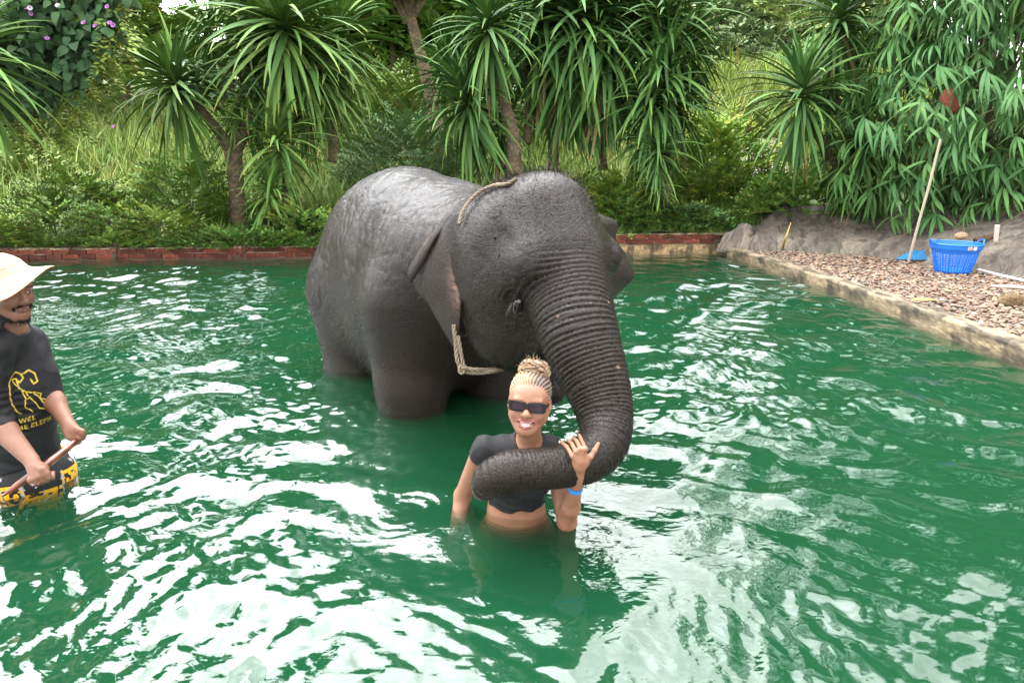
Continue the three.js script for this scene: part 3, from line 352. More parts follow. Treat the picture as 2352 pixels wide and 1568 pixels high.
// sheets with thickness (ears): a grid of places along the rim and the root
function sheet(root, rim, bulge, thick, nu, nv, wav) { const A = new THREE.CatmullRomCurve3(root), Bc = new THREE.CatmullRomCurve3(rim), pts = []; for (let j = 0; j <= nv; j++) { const a = A.getPoint(j / nv), b = Bc.getPoint(j / nv); for (let i = 0; i <= nu; i++) { const u = i / nu, p = a.clone().lerp(b, u * (1 + 0.05 * N3(j / nv * 9, 3, 7) + 0.03 * N3(j / nv * 26, 5, 1))); p.addScaledVector(bulge, Math.sin(u * Math.PI) * 0.7 + wav * N3(u * 3, j / nv * 4, 2) + wav * 0.35 * N3(u * 9, j / nv * 12, 4)); pts.push(p); } }
  const pos = [], idx = [], col = [], uv = [], n = (nu + 1) * (nv + 1), g0 = geoFrom(pts.flatMap((p) => [p.x, p.y, p.z]), (() => { const id = []; for (let j = 0; j < nv; j++) for (let i = 0; i < nu; i++) { const a = j * (nu + 1) + i, b = a + nu + 1; id.push(a, a + 1, b, b, a + 1, b + 1); } return id; })()), nn = g0.attributes.normal;
  for (const side of [1, -1]) pts.forEach((p, q) => { const u = (q % (nu + 1)) / nu, v = Math.floor(q / (nu + 1)) / nv, e = Math.min(1 - u, v, 1 - v), th = thick * Math.sqrt(clamp(e * 9 + 0.05)) / 2 * side; pos.push(p.x + nn.getX(q) * th, p.y + nn.getY(q) * th, p.z + nn.getZ(q) * th); uv.push(u * 0.3, v * 0.5); const c = hideColor(p.x, p.y, p.z), pk = sstep(0.3, 0.05, u) * sstep(0.25, 0.5, v) * sstep(0.8, 0.6, v) * (0.5 + N3(u * 12, v * 30)) * 0.8; col.push(mix(c[0], 0.22, clamp(pk)), mix(c[1], 0.13, clamp(pk)), mix(c[2], 0.09, clamp(pk))); });
  const I = g0.index.array; for (let i = 0; i < I.length; i += 3) { idx.push(I[i], I[i + 1], I[i + 2], I[i] + n, I[i + 2] + n, I[i + 1] + n); }
  const rim_ = []; for (let i = 0; i <= nu; i++) rim_.push(i); for (let j = 1; j <= nv; j++) rim_.push(j * (nu + 1) + nu); for (let i = nu - 1; i >= 0; i--) rim_.push(nv * (nu + 1) + i); for (let j = nv - 1; j >= 0; j--) rim_.push(j * (nu + 1));
  for (let i = 0; i < rim_.length - 1; i++) { const a = rim_[i], b = rim_[i + 1]; idx.push(a, a + n, b, b, a + n, b + n); } return geoFrom(pos, idx, null, uv, col); }
{ // right ear (left in the picture), folded along its upper edge; left ear beyond the brow
  const P = (l) => l.map((q) => at(...q));
  part('ear', sheet(P([[1052, 492, 3.27], [1056, 560, 3.22], [1060, 640, 3.18], [1060, 720, 3.15], [1052, 800, 3.13]]), P([[1036, 482, 3.40], [990, 540, 3.40], [940, 632, 3.38], [985, 700, 3.30], [1046, 800, 3.16]]), V(-0.25, 0.1, 1).multiplyScalar(0.03), 0.022, 26, 44, 0.012), hideMat, eleph);
  part('ear_fold', sheet(P([[1048, 484, 3.36], [1005, 525, 3.36], [968, 572, 3.34], [936, 622, 3.32]]), P([[1030, 515, 3.33], [1000, 552, 3.31], [975, 600, 3.30], [945, 652, 3.29]]), V(-0.3, 0.25, 1).multiplyScalar(0.016), 0.016, 8, 30, 0.012), hideMat, eleph);
  part('ear', sheet(P([[1345, 482, 3.45], [1365, 540, 3.42], [1378, 600, 3.38], [1380, 670, 3.32]]), P([[1400, 500, 3.6], [1420, 515, 3.62], [1414, 548, 3.62], [1440, 590, 3.62], [1456, 634, 3.6], [1424, 670, 3.55], [1394, 702, 3.42]]), V(1, 0, 0.6).multiplyScalar(0.012), 0.016, 26, 48, 0.04), hideMat, eleph);
  const eyeM = std({ color: rgb(0.012, 0.008, 0.006), roughness: 0.08, clearcoat: 1 }), ep = hit(1190, 694), en = grad(coarse, ep);
  const eg = new THREE.SphereGeometry(0.021, 20, 14); eg.translate(ep.x - en.x * 0.007, ep.y - en.y * 0.007, ep.z - en.z * 0.007); part('eye', eg, eyeM, eleph);
  const lid = []; for (const [k, r, y0] of [[1, 0.011, 0.016], [1, 0.008, 0.028], [-1, 0.008, 0.018], [-1, 0.007, 0.031]]) { const pts = []; for (let i = 0; i <= 10; i++) { const a = (i / 10 - 0.5) * 2.4; pts.push(ep.clone().addScaledVector(HR, -Math.sin(a) * 0.036).addScaledVector(HF, Math.sin(a) * 0.016 * 0).addScaledVector(UP, k * (Math.cos(a) * 0.02 + y0 - 0.012)).addScaledVector(en, 0.004 - 0.012 * Math.sin(a) ** 2)); } lid.push(tubeGeo(pts, [0.002, r, r, 0.002], 8, 16)); }
  const lg = mergeGeometries(lid), lc = new Float32Array(lg.attributes.position.count * 3); for (let i = 0; i < lc.length; i += 3) { lc[i] = 0.018; lc[i + 1] = 0.014; lc[i + 2] = 0.0125; } lg.setAttribute('color', new THREE.BufferAttribute(lc, 3)); part('eyelid', lg, hideMat, eleph);
  const lash = [], rl = rng(3); for (let i = 0; i < 6; i++) { const p = ep.clone().addScaledVector(HR, (rl() - 0.3) * 0.05).addScaledVector(UP, 0.008).addScaledVector(en, 0.012), q = p.clone().addScaledVector(UP, -0.035 - 0.035 * rl()).addScaledVector(en, 0.02).addScaledVector(HR, (rl() - 0.4) * 0.05); lash.push(tubeGeo([p, p.clone().lerp(q, 0.5).addScaledVector(en, 0.008), q], [0.0009, 0.0003], 4, 5)); } part('eyelashes', mergeGeometries(lash), std({ color: rgb(0.16, 0.14, 0.12), roughness: 0.5 }), eleph);
  // bristles of the crown, brow, chin and back
  const rh = rng(29), pos = [], nor = [], idx = [], col = [];
  const crown = H(-0.06, 0.36, 0), chin = H(0.12, -0.5, 0); let made = 0;
  for (let q = 0; q < 420000 && made < 8000; q++) { const S = eleSkins[rh() < 0.55 ? 1 : 0], vp = S.pos, vn = S.nor, i = S.idx[Math.floor(rh() * S.idx.length)], x = vp[i * 3], y = vp[i * 3 + 1], z = vp[i * 3 + 2]; if (y < 0.08) continue; const nx = vn[i * 3], ny = vn[i * 3 + 1], nz = vn[i * 3 + 2];
    const dc = Math.hypot(x - crown.x, y - crown.y, z - crown.z), onTop = Math.exp(-((dc / 0.26) ** 2)), dh = Math.hypot(x - HO.x, y - HO.y, z - HO.z), face = dh < 0.5 ? 0.10 : 0, t = trunk(x, y, z), dn = Math.hypot(x - chin.x, y - chin.y, z - chin.z), w = Math.max(onTop, face * (t < 0.01 && tkAt > 0.3 ? 0 : 1), 0.5 * Math.exp(-((dn / 0.16) ** 2)), t < 0.02 && tkAt > 0.3 ? 0.012 : 0.06); if (rh() > w) continue;
    const L = (0.016 + 0.028 * rh() + 0.06 * onTop * rh()), wd = 0.0004 + 0.0002 * onTop + 0.0002 * rh(); const fx = nx * 0.55 + (rh() - 0.5) * 0.9 - HF.x * 0.35 * onTop, fy = ny * 0.45 + (rh() - 0.5) * 0.7 + 0.2 * onTop - 0.3 * (1 - onTop), fz = nz * 0.55 + (rh() - 0.5) * 0.9 - HF.z * 0.35 * onTop, fl = Math.hypot(fx, fy, fz) || 1;
    let sx = fy * nz - fz * ny, sy = fz * nx - fx * nz, sz = fx * ny - fy * nx; const sl = Math.hypot(sx, sy, sz) || 1; sx *= wd / sl; sy *= wd / sl; sz *= wd / sl; const b = pos.length / 3, c = rh() < 0.3 ? [0.16, 0.11, 0.09] : rh() < 0.5 ? [0.09, 0.04, 0.028] : [0.03, 0.022, 0.018], gr = -0.25 * L;
    for (const [k, s] of [[0, 1], [0, -1], [0.55, 0.8], [0.55, -0.8], [1, 0]]) { pos.push(x + fx / fl * L * k + sx * s, y + fy / fl * L * k + gr * k * k + sy * s, z + fz / fl * L * k + sz * s); nor.push(nx, ny, nz); col.push(...c); } idx.push(b, b + 1, b + 2, b + 1, b + 3, b + 2, b + 2, b + 3, b + 4); made++; }
  part('bristles', geoFrom(pos, idx, nor, null, col), std({ color: rgb(1, 1, 1), vertexColors: true, roughness: 0.45 }), eleph, 'stuff');
}
// rope collar: over the neck behind the crown, down behind the ear, under the jaw
function ropeGeo(pts, r, n, turns) { const cv = new THREE.CatmullRomCurve3(pts), L = cv.getLength(), out = [], N = n; for (let k = 0; k < 3; k++) { const q = []; let nn = V(0, 0, 1); for (let i = 0; i <= N; i++) { const p = cv.getPointAt(i / N), t = cv.getTangentAt(i / N); nn = nn.addScaledVector(t, -nn.dot(t)).normalize(); const b = t.clone().cross(nn), a = i / N * L * turns + k * 2.094; q.push(p.addScaledVector(nn, Math.cos(a) * r * 0.55).addScaledVector(b, Math.sin(a) * r * 0.55)); } out.push(tubeGeo(q, [r * 0.56], 7)); } return mergeGeometries(out); }
{ const ropeM = std({ map: tex(128, (u, v) => { const k = 0.42 + 0.35 * (tfbm(u, v, 16, 3, 3) - 0.4); return [k * 1.02, k * 0.9, k * 0.74]; }, { srgb: true }), roughness: 0.9 });
  const t = thing('rope_collar', 'pale twisted rope tied round the elephant neck and hanging under its jaw', 'rope', null);
  const on = (x, y, o = 0.007) => { const p = hit(x, y); return p.addScaledVector(grad(coarse, p), o); };
  const upper = [[1168, 424], [1140, 427], [1108, 440], [1084, 460], [1066, 486], [1057, 515]].map((q) => on(...q)); upper.unshift(nearHit(1186, 412, 2, 4.5)); part('neck_rope', ropeGeo(upper, 0.0085, 110, 90), ropeM, t);
  const low = [at(1042, 745, 3.14), at(1047, 790, 3.12), at(1052, 830, 3.10), at(1064, 850, 3.09), at(1100, 855, 3.09), at(1132, 852, 3.11), at(1160, 846, 3.2), at(1172, 832, 3.34)]; part('jaw_rope', ropeGeo(low, 0.0105, 130, 80), ropeM, t);
  const low2 = [at(1052, 770, 3.13), at(1060, 815, 3.1), at(1068, 842, 3.085), at(1105, 848, 3.09), at(1140, 846, 3.16), at(1160, 836, 3.3)]; part('jaw_rope', ropeGeo(low2, 0.0095, 100, 70), ropeM, t);
  part('knot', new THREE.TorusKnotGeometry(0.013, 0.007, 60, 8, 2, 3).translate(...at(1062, 848, 3.075).toArray()), ropeM, t); }
// ---------------------------------------------------------------- people
function frame(o, face, upish) { const z = face.clone().normalize(), x = upish.clone().cross(z).normalize(), y = z.clone().cross(x); return { o, ax: [x, y, z], p: (a, b, c) => o.clone().addScaledVector(x, a).addScaledVector(y, b).addScaledVector(z, c), q: (X, Y, Z) => { const a = X - o.x, b = Y - o.y, c = Z - o.z; return [a * x.x + b * x.y + c * x.z, a * y.x + b * y.y + c * y.z, a * z.x + b * z.y + c * z.z]; } }; }
const eb = (F, a, b, c, r) => ell(F.p(a, b, c), r, F.ax);
// head in its own frame: x to the picture's right when it faces us, y up, z out of the face; eyes at y = 0
function headSdf(F, o = {}) {
  const lw = o.lips || 1;
  const w = o.wide || 1, L = [[eb(F, 0, 0.038, -0.018, [0.072 * w, 0.088, 0.092]), 0], [eb(F, 0, -0.035, 0.018, [0.059 * w, 0.082, 0.066]), 0.05], [eb(F, 0, -0.098, 0.052, [0.026, 0.020, 0.026]), 0.035], [eb(F, 0, 0.035, 0.045, [0.055 * w, 0.05, 0.042]), 0.03],
    [cap(F.p(-0.05 * w, -0.055, 0.0), F.p(-0.012, -0.100, 0.05), 0.022, 0.018), 0.03], [cap(F.p(0.05 * w, -0.055, 0.0), F.p(0.012, -0.100, 0.05), 0.022, 0.018), 0.03]];
  for (const s of [-1, 1]) { L.push([eb(F, 0.037 * s * w, -0.034, 0.055, [0.024, 0.02 + 0.004 * (o.smile || 0), 0.022 + 0.003 * (o.smile || 0)]), 0.025], [eb(F, 0.030 * s, 0.022, 0.078, [0.024, 0.008, 0.009]), 0.014]); L.push([eb(F, 0.071 * s * w, -0.008, -0.012, [0.012, 0.031, 0.018]), 0.008], [eb(F, 0.069 * s * w, -0.034, -0.005, [0.007, 0.010, 0.008]), 0.006], [eb(F, 0.0125 * s, -0.036, 0.089, [0.0095, 0.0085, 0.011]), 0.008]); }
  L.push([cap(F.p(0, 0.008, 0.079), F.p(0, -0.030, 0.100), 0.0085, 0.0125), 0.016], [cap(F.p(0, -0.03, 0.1), F.p(0, -0.037, 0.096), 0.0115, 0.009), 0.008]);
  // lips: upper and lower bow
  const sm = o.smile || 0, mw = 0.024 + 0.010 * sm, lip = (x, y, z) => F.p(x, y, z), my = -0.066;
  for (const s of [-1, 1]) { L.push([cap(lip(0.004 * s, my + 0.004 - 0.001 * sm, 0.091), lip(mw * 0.6 * s, my + 0.004 + 0.002 * sm, 0.085), 0.0052 * lw, 0.0048 * lw), 0.006], [cap(lip(mw * 0.6 * s, my + 0.004 + 0.002 * sm, 0.085), lip(mw * s, my + 0.009 * sm, 0.072), 0.0048, 0.003), 0.006], [cap(lip(0, my - 0.006 - 0.009 * sm, 0.089), lip(mw * 0.65 * s, my - 0.005 - 0.005 * sm, 0.082), 0.0068 * lw, 0.0055 * lw), 0.006], [cap(lip(mw * 0.65 * s, my - 0.005 - 0.005 * sm, 0.082), lip(mw * s, my + 0.008 * sm, 0.072), 0.0055, 0.003), 0.006]); }
  const U = union(L), sock = [-1, 1].map((s) => eb(F, 0.032 * s, 0.0, 0.098, [0.019, 0.012, 0.020])), ear = [-1, 1].map((s) => eb(F, 0.080 * s * w, -0.004, -0.008, [0.008, 0.016, 0.009]));
  const mouth = sm ? union([0, 1, 2, 3, 4].map((i) => { const t = i / 2 - 1; return [eb(F, 0.024 * t * (mw / 0.034), my - 0.004 - 0.003 * sm + 0.0085 * t * t, 0.094 - 0.012 * t * t, [0.010, 0.0062 - 0.0026 * t * t, 0.02]), i ? 0.006 : 0]; })) : null;
  return (x, y, z) => { let d = U(x, y, z); if (d > 0.08) return d; for (const f of sock) d = smax(d, -f(x, y, z), 0.012); for (const f of ear) d = smax(d, -f(x, y, z), 0.006); if (mouth) d = smax(d, -mouth(x, y, z), 0.003); return d; };
}
const skinTex = tex(256, (u, v) => 0.5 * tfbm(u, v, 30, 3, 5) + 0.5 * worley(u, v, 48, 9)[1]); skinTex.repeat.set(14, 14);
const clothTex = tex(256, (u, v) => 0.5 + 0.25 * Math.sin(u * 6.283 * 40) * Math.sin(v * 6.283 * 40) + 0.5 * (tfbm(u, v, 5, 4, 8) - 0.47)); clothTex.repeat.set(5, 5);
const skinMat = () => std({ color: rgb(1, 1, 1), vertexColors: true, roughness: 0.42, bumpMap: skinTex, bumpScale: 0.0012, sheen: 0.1, sheenRoughness: 0.5, sheenColor: rgb(0.3, 0.15, 0.1) });
const box6 = (c, r) => [[c.x - r[0], c.y - r[1], c.z - r[2]], [c.x + r[0], c.y + r[1], c.z + r[2]]];
const chain = (pts, r, k) => pts.slice(0, -1).map((p, i) => [cap(p, pts[i + 1], mix(r[0], r[1], i / (pts.length - 1)), mix(r[0], r[1], (i + 1) / (pts.length - 1))), k]);

{ // ------------------------------------------------ the woman
  const wom = thing('person', 'smiling woman in sunglasses and black crop top standing waist-deep, hand on the elephant trunk', 'woman', null);
  const face = V(-0.13, 0.17, 1), F = frame(V(0, 0, 0), face, V(0.09, 1, -0.1)); F.o.copy(at(1211, 932, 2.39)).addScaledVector(F.ax[2], -0.084);
  const head = within(headSdf(F, { smile: 1, wide: 1.08 }), F.o, 0.15);
  const sL = at(1122, 1030, 2.52), sR = at(1262, 1028, 2.54), nk = at(1216, 1038, 2.53), ch = at(1188, 1090, 2.53);
  const neck = union([[cap(F.p(0, -0.06, -0.025), nk, 0.047, 0.052), 0], [cap(nk, sL, 0.048, 0.04), 0.05], [cap(nk, sR, 0.048, 0.04), 0.05]]);
  const torso = union([[ell(ch, [0.125, 0.15, 0.088]), 0], [cap(sL, sR, 0.047, 0.047), 0.05], [ell(at(1150, 1098, 2.455), [0.062, 0.06, 0.052]), 0.035], [ell(at(1226, 1104, 2.455), [0.062, 0.06, 0.052]), 0.035], [ell(at(1186, 1172, 2.575), [0.126, 0.14, 0.085]), 0.05], [ell(V(0.02, -0.12, -2.63), [0.16, 0.13, 0.115]), 0.06], [cap(V(-0.06, -0.15, -2.63), V(-0.08, -0.6, -2.5), 0.085, 0.06), 0.04], [cap(V(0.1, -0.15, -2.63), V(0.12, -0.6, -2.5), 0.085, 0.06), 0.04]]);
  const e1 = at(1063, 1122, 2.66).add(V(0, -0.03, 0)), w1 = at(1046, 1150, 2.60).add(V(-0.02, -0.24, 0.04)), e2 = at(1302, 1197, 2.46), w2 = at(1327, 1094, 2.31), upperL = at(1108, 1036, 2.53), upperR = at(1270, 1040, 2.54);
  const arms = union([[cap(upperL, e1, 0.046, 0.037), 0], [cap(e1, w1, 0.037, 0.027), 0.02], [ell(w1.clone().add(V(-0.02, -0.02, 0.06)), [0.03, 0.018, 0.06]), 0.03], [cap(upperR, e2, 0.045, 0.037), 0], [cap(e2, e2.clone().lerp(w2, 0.35), 0.038, 0.037), 0.02], [cap(e2.clone().lerp(w2, 0.35), w2, 0.037, 0.024), 0.02]]);
  // hand over the trunk
  const tipOn = (x, y) => { const p = nearHit(x, y); return p.addScaledVector(grad(coarse, p), 0.007); };
  const pm = at(1333, 1055, 2.284), kn = [[1315, 1046], [1323, 1036], [1333, 1030], [1344, 1030]].map(([x, y], i) => at(x, y, 2.276 - 0.002 * i)), tips = [[1287, 1013], [1300, 1000], [1309, 993], [1325, 990]].map((q) => tipOn(...q));
  const fingers = []; kn.forEach((k, i) => { const m = k.clone().lerp(tips[i], 0.48).addScaledVector(grad(coarse, k.clone().lerp(tips[i], 0.48)), 0.010); fingers.push(...chain([k, m, m.clone().lerp(tips[i], 0.55).add(V(0, 0.002, 0.002)), tips[i]], [0.0084, 0.0062], 0.004)); });
  const th = chain([at(1342, 1068, 2.285), at(1356, 1048, 2.275), at(1366, 1033, 2.285), tipOn(1373, 1020)], [0.0112, 0.007], 0.008);
  const hand = within(union([[ell(pm, [0.030, 0.037, 0.014], frame(pm, V(-0.05, 0.25, 1), V(0.02, 1, 0)).ax), 0], [cap(w2, pm, 0.024, 0.024), 0.02], ...kn.map((k) => [cap(pm, k, 0.013, 0.0105), 0.012]), ...fingers, ...th]), pm, 0.13);
  const bodyAll = (x, y, z) => { let d = smin(head(x, y, z), neck(x, y, z), 0.02); d = smin(d, torso(x, y, z), 0.02); d = smin(d, arms(x, y, z), 0.015); return smin(d, hand(x, y, z), 0.008); };
  const tone = (x, y, z) => { const n = fbm(x * 30, y * 30, z * 30, 3), q = F.q(x, y, z); let c = [0.245 + 0.045 * n, 0.112 + 0.03 * n, 0.064 + 0.02 * n]; if (q[2] > 0.05 && Math.abs(q[0]) < 0.05) { const dx = Math.abs(q[0]), cy = -0.069 + 0.010 * (dx / 0.034) ** 2, l = sstep(0.038, 0.033, dx) * sstep(0.0165, 0.0125, Math.abs(q[1] - cy + 0.003)); c = [mix(c[0], 0.27, l), mix(c[1], 0.085, l), mix(c[2], 0.07, l)]; const blush = 0.3 * Math.exp(-(((dx - 0.04) / 0.018) ** 2) - (((q[1] + 0.035) / 0.02) ** 2)); c = [c[0], c[1] * (1 - 0.25 * blush), c[2] * (1 - 0.2 * blush)]; } return c; };
  const hb = box6(F.o, [0.11, 0.15, 0.13]), cutY = F.p(0, -0.13, 0).y;
  const sHead = skin((x, y, z) => smin(head(x, y, z), neck(x, y, z), 0.02), [hb[0][0], cutY, hb[0][2]], hb[1], 0.0024, { color: tone });
  const sBody = skin((x, y, z) => smax(bodyAll(x, y, z), y - cutY - 0.012, 0.001), [-0.4, -0.4, -2.82], [0.42, cutY + 0.03, -2.05], 0.0048, { color: tone });
  const hc = V(pm.x, pm.y + 0.02, pm.z), hbx = box6(hc, [0.085, 0.085, 0.075]); const sHand = skin((x, y, z) => smin(hand(x, y, z), arms(x, y, z), 0.008) - 0.0002, hbx[0], hbx[1], 0.0022, { color: tone });
  const drop = (s, f) => { const o = []; for (let t = 0; t < s.idx.length; t += 3) { const i = s.idx[t] * 3; if (f(s.pos[i], s.pos[i + 1], s.pos[i + 2])) o.push(s.idx[t], s.idx[t + 1], s.idx[t + 2]); } s.idx = o; return s; };
  drop(sBody, (x, y, z) => !(Math.abs(x - hc.x) < 0.078 && Math.abs(y - hc.y) < 0.078 && Math.abs(z - hc.z) < 0.068 && hand(x, y, z) < 0.004)); part('body', skinGeo([sHead, sBody, sHand], true), skinMat(), wom);
  const nailM = std({ color: rgb(0.62, 0.42, 0.36), roughness: 0.25 });
  tips.forEach((t) => { const g = new THREE.SphereGeometry(1, 10, 8); g.scale(0.0052, 0.0066, 0.0028); g.rotateX(-0.7); g.translate(t.x - 0.002, t.y + 0.002, t.z + 0.0058); part('fingernail', g, nailM, wom); });
  // crop top
  const hole = ell(at(1217, 1004, 2.46), [0.062, 0.072, 0.12]), hemY = 0.054, slv = union([[cap(upperL.clone().add(V(0.010, 0.0, 0)), upperL.clone().lerp(e1, 0.25), 0.0495, 0.05), 0], [cap(upperR, upperR.clone().lerp(e2, 0.3), 0.05, 0.05), 0]]);
  const aL = e1.clone().sub(upperL).normalize();
  const shirt = (x, y, z) => { let d = smin(torso(x, y, z), union([[slv, 0]])(x, y, z), 0.03); d = smin(d, neck(x, y, z) + 0.003, 0.02); if (Math.abs(d) > 0.045) return d; d -= 0.0065 + 0.006 * N3(x * 22 + y * 9, y * 10, z * 14) + 0.004 * (1 - Math.abs(N3(x * 14 + y * 8, y * 9 - x * 6, z * 9))) ** 4 + 0.0045 * N3(x * 10, y * 60 + x * 20, z * 10) * sstep(0.2, 0.13, y); d = smax(d, -hole(x, y, z), 0.004); d = smax(d, hemY - 0.16 * (x + 0.02) * 0 + 0.10 * Math.max(0, -x - 0.02) + 0.006 * Math.sin(x * 60) - y, 0.005); const sl = (x - upperL.x) * aL.x + (y - upperL.y) * aL.y + (z - upperL.z) * aL.z; if (x < -0.1) d = smax(d, sl - 0.022, 0.004); return d; };
  part('crop_top', skinGeo([skin(shirt, [-0.3, 0.02, -2.76], [0.36, 0.46, -2.3], 0.0042, {})], true), std({ color: rgb(0.010, 0.010, 0.011), roughness: 0.75, specularIntensity: 0.6, bumpMap: clothTex, bumpScale: 0.0012, sheen: 0.1, sheenRoughness: 0.6, sheenColor: rgb(0.2, 0.2, 0.22) }), wom);
  { const rim = []; for (let i = 0; i <= 60; i++) { const a = i / 60 * 2 * Math.PI; rim.push(V(Math.cos(a), 0, Math.sin(a))); } }
  // teeth
  const tg = []; for (let i = -4; i <= 4; i++) for (const [y, hh] of [[-0.0675, 0.0056], [-0.0765, 0.0034]]) { const t = i / 4, g = new THREE.SphereGeometry(1, 10, 8); g.scale(0.0036 - 0.0005 * Math.abs(t), hh * (1 - 0.35 * t * t), 0.003); const p = F.p(0.0235 * t, y + 0.0075 * t * t, 0.0842 - 0.012 * t * t); g.applyMatrix4(new THREE.Matrix4().makeBasis(...F.ax)); g.translate(p.x, p.y, p.z); tg.push(g); } part('teeth', mergeGeometries(tg), std({ color: rgb(0.75, 0.72, 0.66), roughness: 0.25 }), wom);
  // sunglasses
  const sg = new THREE.Group(); sg.name = 'sunglasses'; wom.add(sg);
  const ring = (s) => { const sh = new THREE.Shape(), inn = new THREE.Path(); const rr = (P, w, h, r, cx) => { P.moveTo(cx - w + r, -h); P.lineTo(cx + w - r, -h); P.quadraticCurveTo(cx + w, -h, cx + w, -h + r); P.lineTo(cx + w + 0.002 * s, h - r); P.quadraticCurveTo(cx + w, h, cx + w - r, h); P.lineTo(cx - w + r, h); P.quadraticCurveTo(cx - w, h, cx - w, h - r); P.lineTo(cx - w, -h + r); P.quadraticCurveTo(cx - w, -h, cx - w + r, -h); }; rr(sh, 0.0345, 0.0185, 0.010, 0.036 * s); rr(inn, 0.0265, 0.0128, 0.009, 0.0345 * s); sh.holes.push(inn); return new THREE.ExtrudeGeometry(sh, { depth: 0.004, bevelEnabled: true, bevelSize: 0.0012, bevelThickness: 0.0012, bevelSegments: 2, curveSegments: 8 }); };
  const bend = (g) => { const p = g.attributes.position; for (let i = 0; i < p.count; i++) { const x = p.getX(i); p.setZ(i, p.getZ(i) - 2.6 * x * x); } g.computeVertexNormals(); return g; };
  const fm = new THREE.Matrix4().makeBasis(...F.ax).setPosition(F.p(0, -0.002, 0.0965)), black = std({ color: rgb(0.006, 0.005, 0.006), roughness: 0.3, specularIntensity: 0.5 });
  const bridge = new THREE.BoxGeometry(0.014, 0.008, 0.005).translate(0, 0.008, 0.002); const fr = [ring(-1), ring(1), bridge].map((g) => { const q = g.index ? g.toNonIndexed() : g; q.deleteAttribute('uv'); return bend(q); });
  for (const s of [-1, 1]) { const a = tubeGeo([V(0.069 * s, 0.008, -0.009), V(0.075 * s, 0.008, -0.022), V(0.076 * s, 0.004, -0.105)], [0.0062, 0.0055, 0.004], 8).toNonIndexed(); a.deleteAttribute('uv'); fr.push(a); }
  part('frame', mergeGeometries(fr).applyMatrix4(fm), black, sg);
  for (const s of [-1, 1]) { const g = new THREE.BoxGeometry(0.055, 0.027, 0.0012, 10, 2, 1).translate(0.0345 * s, 0, 0.0015); bend(g); part('lens', g.applyMatrix4(fm), std({ color: rgb(0.022, 0.012, 0.016), roughness: 0.12, specularIntensity: 0.55 }), sg); }
  // hair: braided cap drawn back, high bun
  const strand = tex(512, (u, v) => { const s = tfbm(u, v, 40, 2, 3), b = 0.5 + 0.5 * Math.sin(u * 6.283 * 34 + 2 * tfbm(u, v, 6, 2, 7)), k = 0.5 + 0.9 * (s - 0.45) + 0.2 * b; return [clamp(0.80 * k + 0.04), clamp(0.60 * k + 0.02), clamp(0.40 * k)]; }, { srgb: true });
  const locks = [[0.44, 0.30, 0.17], [0.26, 0.13, 0.06], [0.15, 0.075, 0.04], [0.56, 0.42, 0.27], [0.07, 0.04, 0.028], [0.34, 0.19, 0.085]].map((c) => std({ color: rgb(...c.map((v) => v * 0.7)), roughness: 0.55 }));
  const capS = eb(F, 0, 0.040, -0.018, [0.0825, 0.095, 0.100]), hl = (q) => { const yy = 0.064 - 0.5 * q[0] * q[0] / 0.075 - (q[2] > 0.0 ? 0 : 0), side = sstep(0.048, 0.066, Math.abs(q[0])); return mix(yy, -0.005 + 0.6 * Math.max(0, q[2] - 0.0), side); };
  const hairSdf = (x, y, z) => { const q = F.q(x, y, z); let d = capS(x, y, z) + 0.0024 * Math.sin(Math.atan2(q[0], q[1] - 0.02) * 40 + 3 * N3(x * 20, y * 20, z * 20)) + 0.0012 * N3(x * 90, y * 90, z * 90); return smax(d, (q[2] > -0.03 ? hl(q) - q[1] : -0.02 - q[1] + (-0.03 - q[2]) * -0.6), 0.006); };
  const hairCol = (x, y, z) => { const q = F.q(x, y, z), t = sstep(-0.02, 0.03, q[0] + 0.012 * N3(x * 60, y * 60, z * 60)), s = 0.18 + 1.05 * Math.abs(Math.sin(Math.atan2(q[0], q[1] - 0.02) * 20 + 3 * N3(x * 20, y * 20, z * 20))); const a = [0.25 * s, 0.15 * s, 0.078 * s], b = [0.06 * s, 0.045 * s, 0.038 * s]; return [mix(a[0], b[0], t * 0.85), mix(a[1], b[1], t * 0.85), mix(a[2], b[2], t * 0.85)]; };
  const hbx2 = box6(F.o, [0.12, 0.17, 0.14]); part('hair', skinGeo([skin(hairSdf, hbx2[0], hbx2[1], 0.0028, { color: hairCol })]), std({ color: rgb(1, 1, 1), vertexColors: true, roughness: 0.6 }), wom);
  const bc = F.p(0.004, 0.119, -0.028), rb2 = rng(77), lots = locks.map(() => []); for (let i = 0; i < 620; i++) { const a = rb2() * 6.28, e = (rb2() - 0.35) * 1.5, tw = (rb2() < 0.22 ? -1 : 1) * (0.4 + 1.2 * rb2()), r0 = 0.052 * (0.82 + 0.3 * rb2()), pts = [], tl = (rb2() - 0.5) * 1.6; for (let k = 0; k <= 7; k++) { const aa = a + tw * (k / 7), ee = clamp(e + tl * (k / 7 - 0.5) * 0.9, -0.9, 1.5); pts.push(bc.clone().addScaledVector(F.ax[0], Math.cos(aa) * Math.cos(ee) * r0 * 1.12).addScaledVector(F.ax[2], Math.sin(aa) * Math.cos(ee) * r0).addScaledVector(F.ax[1], Math.sin(ee) * r0 * 0.96)); } lots[Math.floor(rb2() * 6)].push(tubeGeo(pts, [0.001, 0.0030, 0.0027, 0.0008], 4, 8)); }
  const core = new THREE.SphereGeometry(0.046, 20, 14).translate(bc.x, bc.y, bc.z); lots[2].push(core);
  const bun = new THREE.Group(); bun.name = 'hair_bun'; wom.add(bun); lots.forEach((l, i) => l.length && part('hair_lock', mergeGeometries(l), locks[i], bun, 'stuff'));
